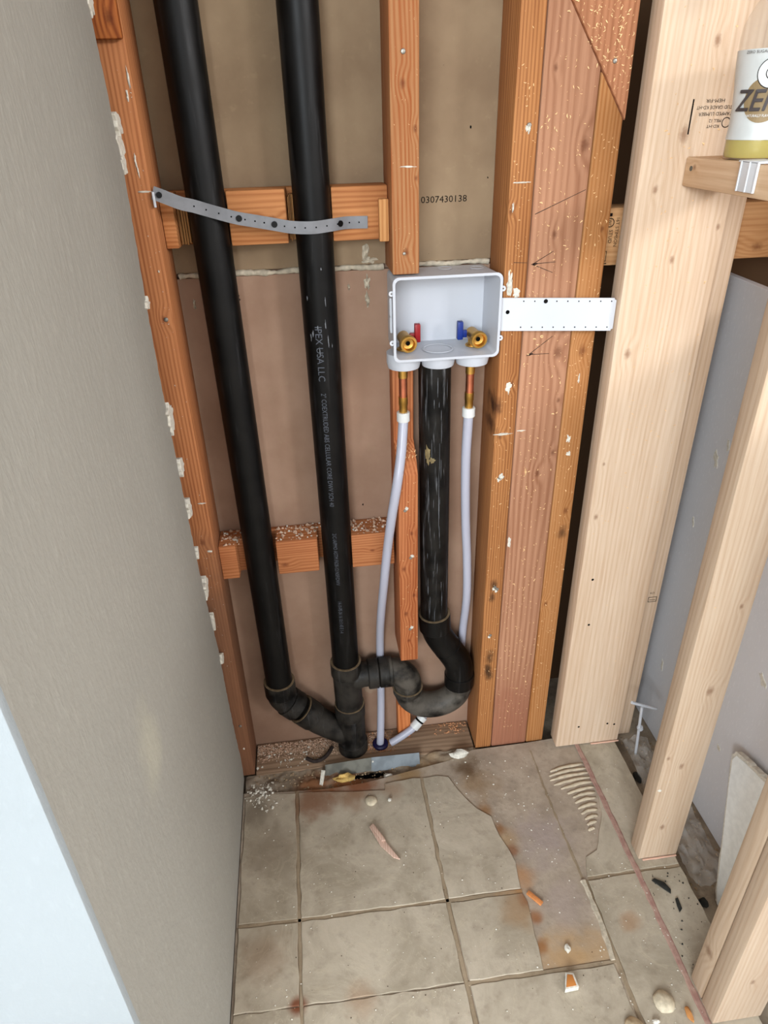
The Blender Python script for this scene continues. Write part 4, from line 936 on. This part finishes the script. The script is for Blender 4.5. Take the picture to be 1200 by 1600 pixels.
bm = bmesh.new(); bm_prism(bm, [(.3455, -.526), (.3635, -.5255), (.3625, -.509), (.354, -.507)], .0121, .0128, 'Z', .0002); from_bm('orange_core', bm, plain('orange_core', (206, 152, 96), .8, .2), sc, (.356, -.515, .0121), angle=40)
def button(c, r, label, seed, mat=M_shell):
    bm = bmesh.new(); lathe(bm, [(r*.98, 0), (r, .002), (r*.86, .0055), (r*.55, .0085), (r*.15, .0095)], c, Vector((0, 0, 1)), 26)
    for v in bm.verts: v.co += Vector((.002*mnoise.noise(v.co*80+Vector((seed, 0, 0))), .002*mnoise.noise(v.co*80+Vector((0, seed, 0))), .0022*mnoise.noise(v.co*110) if v.co.z > .003 else 0))
    return tag(from_bm('plaster_blob', bm, mat, None, c, smooth=True), label, 'blob')
button((.4995, -.5645, .0008), .0175, 'round glossy white plaster blob beside the pink chalk line', 1)
button((.436, -.594, .0008), .0165, 'cream plaster blob with a brown stain at the bottom edge of the floor', 6, plain('stained_plaster', (206, 190, 164), .6, .3, var=.25, scale=60))
rock('plaster_crumb', (.373, -.461, .0005), .0055, .007, .0045, M_plaster, 'white plaster crumb on the tan corner of the bare patch', 'crumb', 4)
rock('plaster_crumb', (.4735, -.590, .0035), .0065, .004, .003, M_plaster, 'white crumb between the two plaster blobs', 'crumb', 8)
rock('wood_crumb', (.531, -.588, .004), .005, .011, .0035, plain('tan_chip', (206, 160, 112), .8, .2), 'tan wood crumb lying next to the pink chalk line', 'crumb', 9)
M_chip = plain('black_rubber_chip', (78, 78, 75), .8, .2, var=.2, scale=150)
slab('rubber_chip', [(.574, -.365), (.581, -.362), (.596, -.372), (.602, -.387), (.598, -.395), (.588, -.383)], .0008, .003, M_chip, 'larger angular black chip on the tile below the middle stud', 'chip')
slab('rubber_chip', [(.601, -.405), (.607, -.403), (.605, -.424), (.597, -.430), (.598, -.418)], .0008, .003, M_chip, 'smaller angular black chip on the same tile nearer the camera', 'chip')
rock('rubber_chip', (.663, -.405, -.025), .009, .009, .004, M_chip, 'black lump beside the tile edge near the leaning white scrap', 'chip', 12)
rock('rubber_chip', (.664, -.118, -.0255), .008, .016, .0045, M_chip, 'black lump in the gap beyond the tile edge near the back stud', 'chip', 13)
rock('rubber_chip', (.700, -.245, -.0215), .006, .012, .004, M_chip, 'black chip on the plastic film behind the middle stud', 'chip', 14)
pts = []
for _ in range(420): pts.append(((R.uniform(-.2, .64), R.uniform(-.62, -.075), .0006), R.choice((.0005, .0006, .0008, .001, .0016))))
for _ in range(170): pts.append(((R.gauss(-.175, .02), R.gauss(-.06, .022), -.0005), R.choice((.0008, .001, .0016, .0025, .004))))
for _ in range(90): pts.append(((R.gauss(.55, .05), R.uniform(-.62, -.33), .0008), R.choice((.0007, .001, .0016))))
for _ in range(60): pts.append(((R.uniform(.25, .45), R.uniform(-.3, -.03), -.003), R.choice((.001, .0015, .0025))))
pts = [q for q in pts if q[0][0] > -.209 and q[0][1] < -.03 and not (.56 < q[0][0] and -.33 < q[0][1] < -.27)]
tag(crumbs('plaster_crumbs', pts, M_plaster), 'fine white plaster crumbs scattered over the tiled floor', 'crumbs')
pts = [((R.uniform(.655, .75), R.uniform(-.38, .0), -.0298), R.choice((.001, .0015, .0025, .004))) for _ in range(260)] + [((R.uniform(-.2, .16), R.uniform(-.06, -.003), -.0125), R.choice((.001, .002, .003))) for _ in range(300)]
tag(crumbs('rubble', pts, plain('tan_rubble', (186, 168, 144), .9, .1, var=.35, scale=200)), 'tan rubble filling the gaps along the edges of the tiled floor', 'rubble')
pts = [((R.uniform(-.2, .44), R.uniform(-.6, -.08), .0004), R.choice((.0006, .0008, .0012))) for _ in range(70)]
tag(crumbs('dirt_specks', pts, plain('dirt_speck', (84, 66, 50), .9, .1)), 'tiny dark brown dirt specks lying on the tiles', 'specks')
pts = [((R.uniform(.56, .64), R.uniform(-.6, -.35), .0008), R.choice((.0008, .0012, .002))) for _ in range(46)]
tag(crumbs('rubber_crumbs', pts, M_chip), 'tiny black crumbs on the tile strip outside the chalk line', 'crumbs')

# ------------------------------------------------------------------ gutter behind the partition
def film(name, x0, x1, y0, y1, z, amp, label, seed):
    bm = bmesh.new(); n = 22; g_ = []
    for i in range(n+1):
        row = []
        for j in range(n+1):
            x = x0+(x1-x0)*i/n; y = y0+(y1-y0)*j/n
            e = .12*mnoise.noise(Vector((i*.3, j*.3, seed)))
            q = Vector(((x*40), (y*28), seed)); h = abs(mnoise.noise(q))*amp + abs(mnoise.noise(q*2.3))*amp*.4
            row.append(bm.verts.new((x+e*(x1-x0)*.5, y+e*(y1-y0)*.4, z+h)))
        g_.append(row)
    for i in range(n):
        for j in range(n): bm.faces.new((g_[i][j], g_[i+1][j], g_[i+1][j+1], g_[i][j+1]))
    t = NT('clear_film'); t.b.inputs['Alpha'].default_value = .3
    return tag(from_bm(name, bm, t.fin(lin((226, 222, 216)), .25, .6), None, ((x0+x1)/2, (y0+y1)/2, z), angle=60), label, 'film')
film('plastic_film', .662, .742, -.375, -.20, -.0285, .03, 'crumpled clear plastic film between the tile edge and the grey wall', 2.2)
film('plastic_film', .664, .730, -.14, -.015, -.0285, .035, 'crumpled clear plastic film under the white tee by the back stud', 7.7)
tf = empty('plastic_tee', (.687, -.060, .0), 'thin white plastic tee stick standing behind the wide back stud', 'plastic tee')
for nm, a, b_, r in (('stem', (.686, -.060, -.02), (.6755, -.060, .133), .0032), ('arm', (.648, -.062, .152), (.712, -.058, .119), .0034), ('collar', (.6835, -.060, .062), (.6815, -.060, .068), .0068)):
    bm = bmesh.new(); sweep(bm, [a, b_], r, 14); from_bm(nm, bm, M_white, tf, a, angle=40)
# leaning scrap of white drywall
A = Vector((.692, 0, -.029)); B = Vector((.752, 0, .36)); dirn = (B-A).normalized(); nrm = Vector((-dirn.z, 0, dirn.x))
def onp(y, s): return A+dirn*s+Vector((0, y, 0))
poly = [(-.402, .0), (-.387, .029), (-.351, .111), (-.304, .214), (-.285, .262), (-.289, .276), (-.311, .283), (-.337, .289), (-.362, .294), (-.385, .305), (-.42, .31), (-.52, .28), (-.52, .0)]
pj = []
for i, p in enumerate(poly):
    q = poly[(i+1) % len(poly)]; n = 4
    for k in range(n): pj.append((p[0]+(q[0]-p[0])*k/n+R.uniform(-.0016, .0016)*(k > 0), max(0, p[1]+(q[1]-p[1])*k/n+R.uniform(-.0016, .0016)*(k > 0))))
scr = empty('drywall_scrap', (.692, -.45, -.029), 'broken white drywall scrap leaning on the grey wall behind the foreground studs', 'drywall scrap')
def plate_part(name, off0, off1, mat, poly):
    bm = bmesh.new(); a = [bm.verts.new(onp(y, s)+nrm*off0) for y, s in poly]; b_ = [bm.verts.new(onp(y, s)+nrm*off1) for y, s in poly]; n = len(poly)
    bm.faces.new(a[::-1]); bm.faces.new(b_)
    for i in range(n): bm.faces.new((a[i], a[(i+1) % n], b_[(i+1) % n], b_[i]))
    return from_bm(name, bm, mat, scr, (.692, -.45, -.029))
plate_part('gypsum_core', -.0085, .003, M_plaster, pj)
cx = sum(p[0] for p in pj)/len(pj); 
plate_part('paper_face', .0031, .0040, plain('white_paper_face', (240, 242, 240), .8, .2, var=.05, scale=90), [(y-.006 if y > -.5 else y, max(0, s-.004)) for y, s in poly])

# ------------------------------------------------------------------ drink bottle on the block
BX, BYC, BZ = .612, -.125, 1.2174
bt = empty('drink_bottle', (BX, BYC, BZ), 'nearly empty drink bottle with white wrap label on the flat block', 'bottle')
prof = [(.030, .0), (.0355, .0015), (.0372, .005), (.0374, .024), (.0366, .030), (.0364, .045), (.0368, .06), (.0385, .08), (.0412, .10), (.0426, .118), (.0430, .135), (.0420, .146), (.038, .157), (.031, .170), (.023, .182), (.0165, .192), (.0145, .198), (.0145, .206)]
def rb(z):
    for (r0, z0), (r1, z1) in zip(prof[:-1], prof[1:]):
        if z0 <= z <= z1: return r0+(r1-r0)*(z-z0)/(z1-z0)
    return .03
t = NT('clear_plastic'); t.b.inputs['Alpha'].default_value = .22; M_clear = t.fin(lin((222, 210, 194)), .12, .5)
t = NT('yellow_drink'); t.b.inputs['Alpha'].default_value = .82; M_liq = t.fin(lin((204, 192, 78)), .12, .5)
bm = bmesh.new(); lathe(bm, prof, (BX, BYC, BZ), Vector((0, 0, 1)), 48); from_bm('bottle_body', bm, M_clear, bt, (BX, BYC, BZ), angle=50)
bm = bmesh.new(); lathe(bm, [(.030, .0012), (.0352, .003), (.0366, .007), (.0366, .0235), (.036, .0285), (.0355, .031)], (BX, BYC, BZ), Vector((0, 0, 1)), 48); from_bm('drink', bm, M_liq, bt, (BX, BYC, BZ), angle=50)
bm = bmesh.new(); lathe(bm, [(.0155, .2005), (.0185, .2015), (.0185, .218), (.017, .2195)], (BX, BYC, BZ), Vector((0, 0, 1)), 32); from_bm('bottle_cap', bm, plain('orange_cap', (216, 110, 40), .4, .4), bt, (BX, BYC, BZ+.2), angle=40)
bm = bmesh.new(); lathe(bm, [(rb(.0235+.0975*k/16)+.0006, .0235+.0975*k/16) for k in range(17)], (BX, BYC, BZ), Vector((0, 0, 1)), 48, False)
lab = from_bm('wrap_label', bm, plain('wrap_label_white', (214, 216, 214), .4, .4, var=.05, scale=40), bt, (BX, BYC, BZ+.0235), smooth=True)
TH0 = -.62     # azimuth of the label centre, measured from -Y towards +X
def lab_pt(u, z, k=1): 
    th = TH0+u/.040; r = rb(z)+.0007+.0003*k; return (BX+r*math.sin(th), BYC-r*math.cos(th), BZ+z)
def lab_poly(name, pts, mat, k=1):
    bm = bmesh.new(); c = (sum(p[0] for p in pts)/len(pts), sum(p[1] for p in pts)/len(pts)); rings = []
    for s in (1, .75, .5, .25): rings.append([bm.verts.new(lab_pt(c[0]+(p[0]-c[0])*s, c[1]+(p[1]-c[1])*s, k)) for p in pts])
    n = len(pts)
    for a, b_ in zip(rings[:-1], rings[1:]):
        for i in range(n): bm.faces.new((a[i], a[(i+1) % n], b_[(i+1) % n], b_[i]))
    bm.faces.new(rings[-1]); return from_bm(name, bm, mat, lab, (BX, BYC, BZ))
M_tan = plain('label_tan', (170, 152, 122), .5, .3); M_ltxt = plain('label_grey', (104, 97, 96), .5, .3); M_lw = plain('label_white', (232, 232, 230), .4, .4); M_lblk = plain('label_black', (40, 38, 38), .5, .3); M_org = plain('label_orange', (232, 112, 66), .5, .3)
circ = lambda cx, cz, r, n=36: [(cx+r*math.cos(2*math.pi*k/n), cz+r*math.sin(2*math.pi*k/n)) for k in range(n)]
lab_poly('label_oval', circ(0, .067, .0245), M_tan, 1)
lettering('label_word', 'ZERO', .033, lambda u, v: lab_pt(-.036+u+v*.2, .056+v, 9), M_ltxt, lab, .90)
lettering('label_word', 'ZERO', .033, lambda u, v: lab_pt(-.0352+u+v*.2, .0563+v, 8), M_ltxt, lab, .90)
lettering('label_word', 'ZERO', .033, lambda u, v: lab_pt(-.0356+u+v*.2, .0554+v, 7), M_ltxt, lab, .90)
lab_poly('label_emblem', circ(.004, .0955, .0165), M_lblk, 3); lab_poly('label_emblem', circ(.004, .0955, .0155), M_lw, 4); lab_poly('label_emblem', circ(.004, .0955, .0072), M_lblk, 5); lab_poly('label_emblem', circ(.004, .0955, .0062), M_lw, 6)
lab_poly('label_bolt', [(.006, .1005), (.0005, .0950), (.0035, .0950), (.0015, .0905), (.0075, .0962), (.0043, .0962)], M_org, 8)
lettering('label_word', 'ZERO SUGAR', .0042, lambda u, v: lab_pt(-.029+u, .1165+v, 6), M_ltxt, lab, 1.0)
lettering('label_word', 'NATURALLY FLAVORED', .0042, lambda u, v: lab_pt(-.018+u, .049+v, 6), M_lw, lab, .8)
# corner bead scrap hooked over the block
cb = empty('corner_bead', (.568, -.19, 1.217), 'white ribbed corner bead scrap hooked over the edge of the flat block', 'corner bead')
M_bead = plain('white_vinyl', (226, 228, 230), .4, .4)
bm = bmesh.new(); bm_box(bm, .5655, .5680, -.213, -.175, 1.185, 1.2195, .0006); from_bm('side_flange', bm, M_bead, cb, (.567, -.19, 1.185), angle=40)
bm = bmesh.new(); bm_box(bm, .5655, .600, -.213, -.170, 1.2178, 1.2202, .0006); from_bm('top_flange', bm, M_bead, cb, (.58, -.19, 1.2178), angle=40)
for y in (-.2125, -.1955, -.1775):
    bm = bmesh.new(); bm_box(bm, .5642, .5656, y-.0012, y+.0012, 1.185, 1.2195, .0004); from_bm('rib', bm, M_bead, cb, (.565, y, 1.185))
bm = bmesh.new(); bm_prism(bm, [(.601, -.182), (.607, -.176), (.606, -.185), (.619, -.183), (.622, -.190), (.612, -.196), (.602, -.191)], 1.2206, 1.226, 'Z', .001)
bmesh.ops.translate(bm, verts=bm.verts, vec=(0, 0, -.0033))
tag(from_bm('plastic_scrap', bm, M_hole, None, (.611, -.186, 1.2173), angle=40), 'tiny black plastic scrap in front of the drink bottle', 'scrap')

# things of one kind
for stem, grp in (('partition_stud', 'new studs of the right partition'), ('water_tube', 'translucent tubes below the outlet box'), ('nail_plate', 'overlapping nail plates'), ('rubber_chip', 'black chips around the tile edge'),
                  ('plaster_crumb', 'plaster crumbs on the tiles'), ('plaster_blob', 'plaster blobs on the front tiles'), ('wall_stud', 'old studs of the back wall'), ('blocking_board', 'horizontal boards between the studs'), ('plastic_film', 'plastic film in the gap beyond the tiles')):
    for o in list(S.objects):
        if o.parent is None and o.name.split('.')[0] == stem and o.get('category'): o['group'] = grp
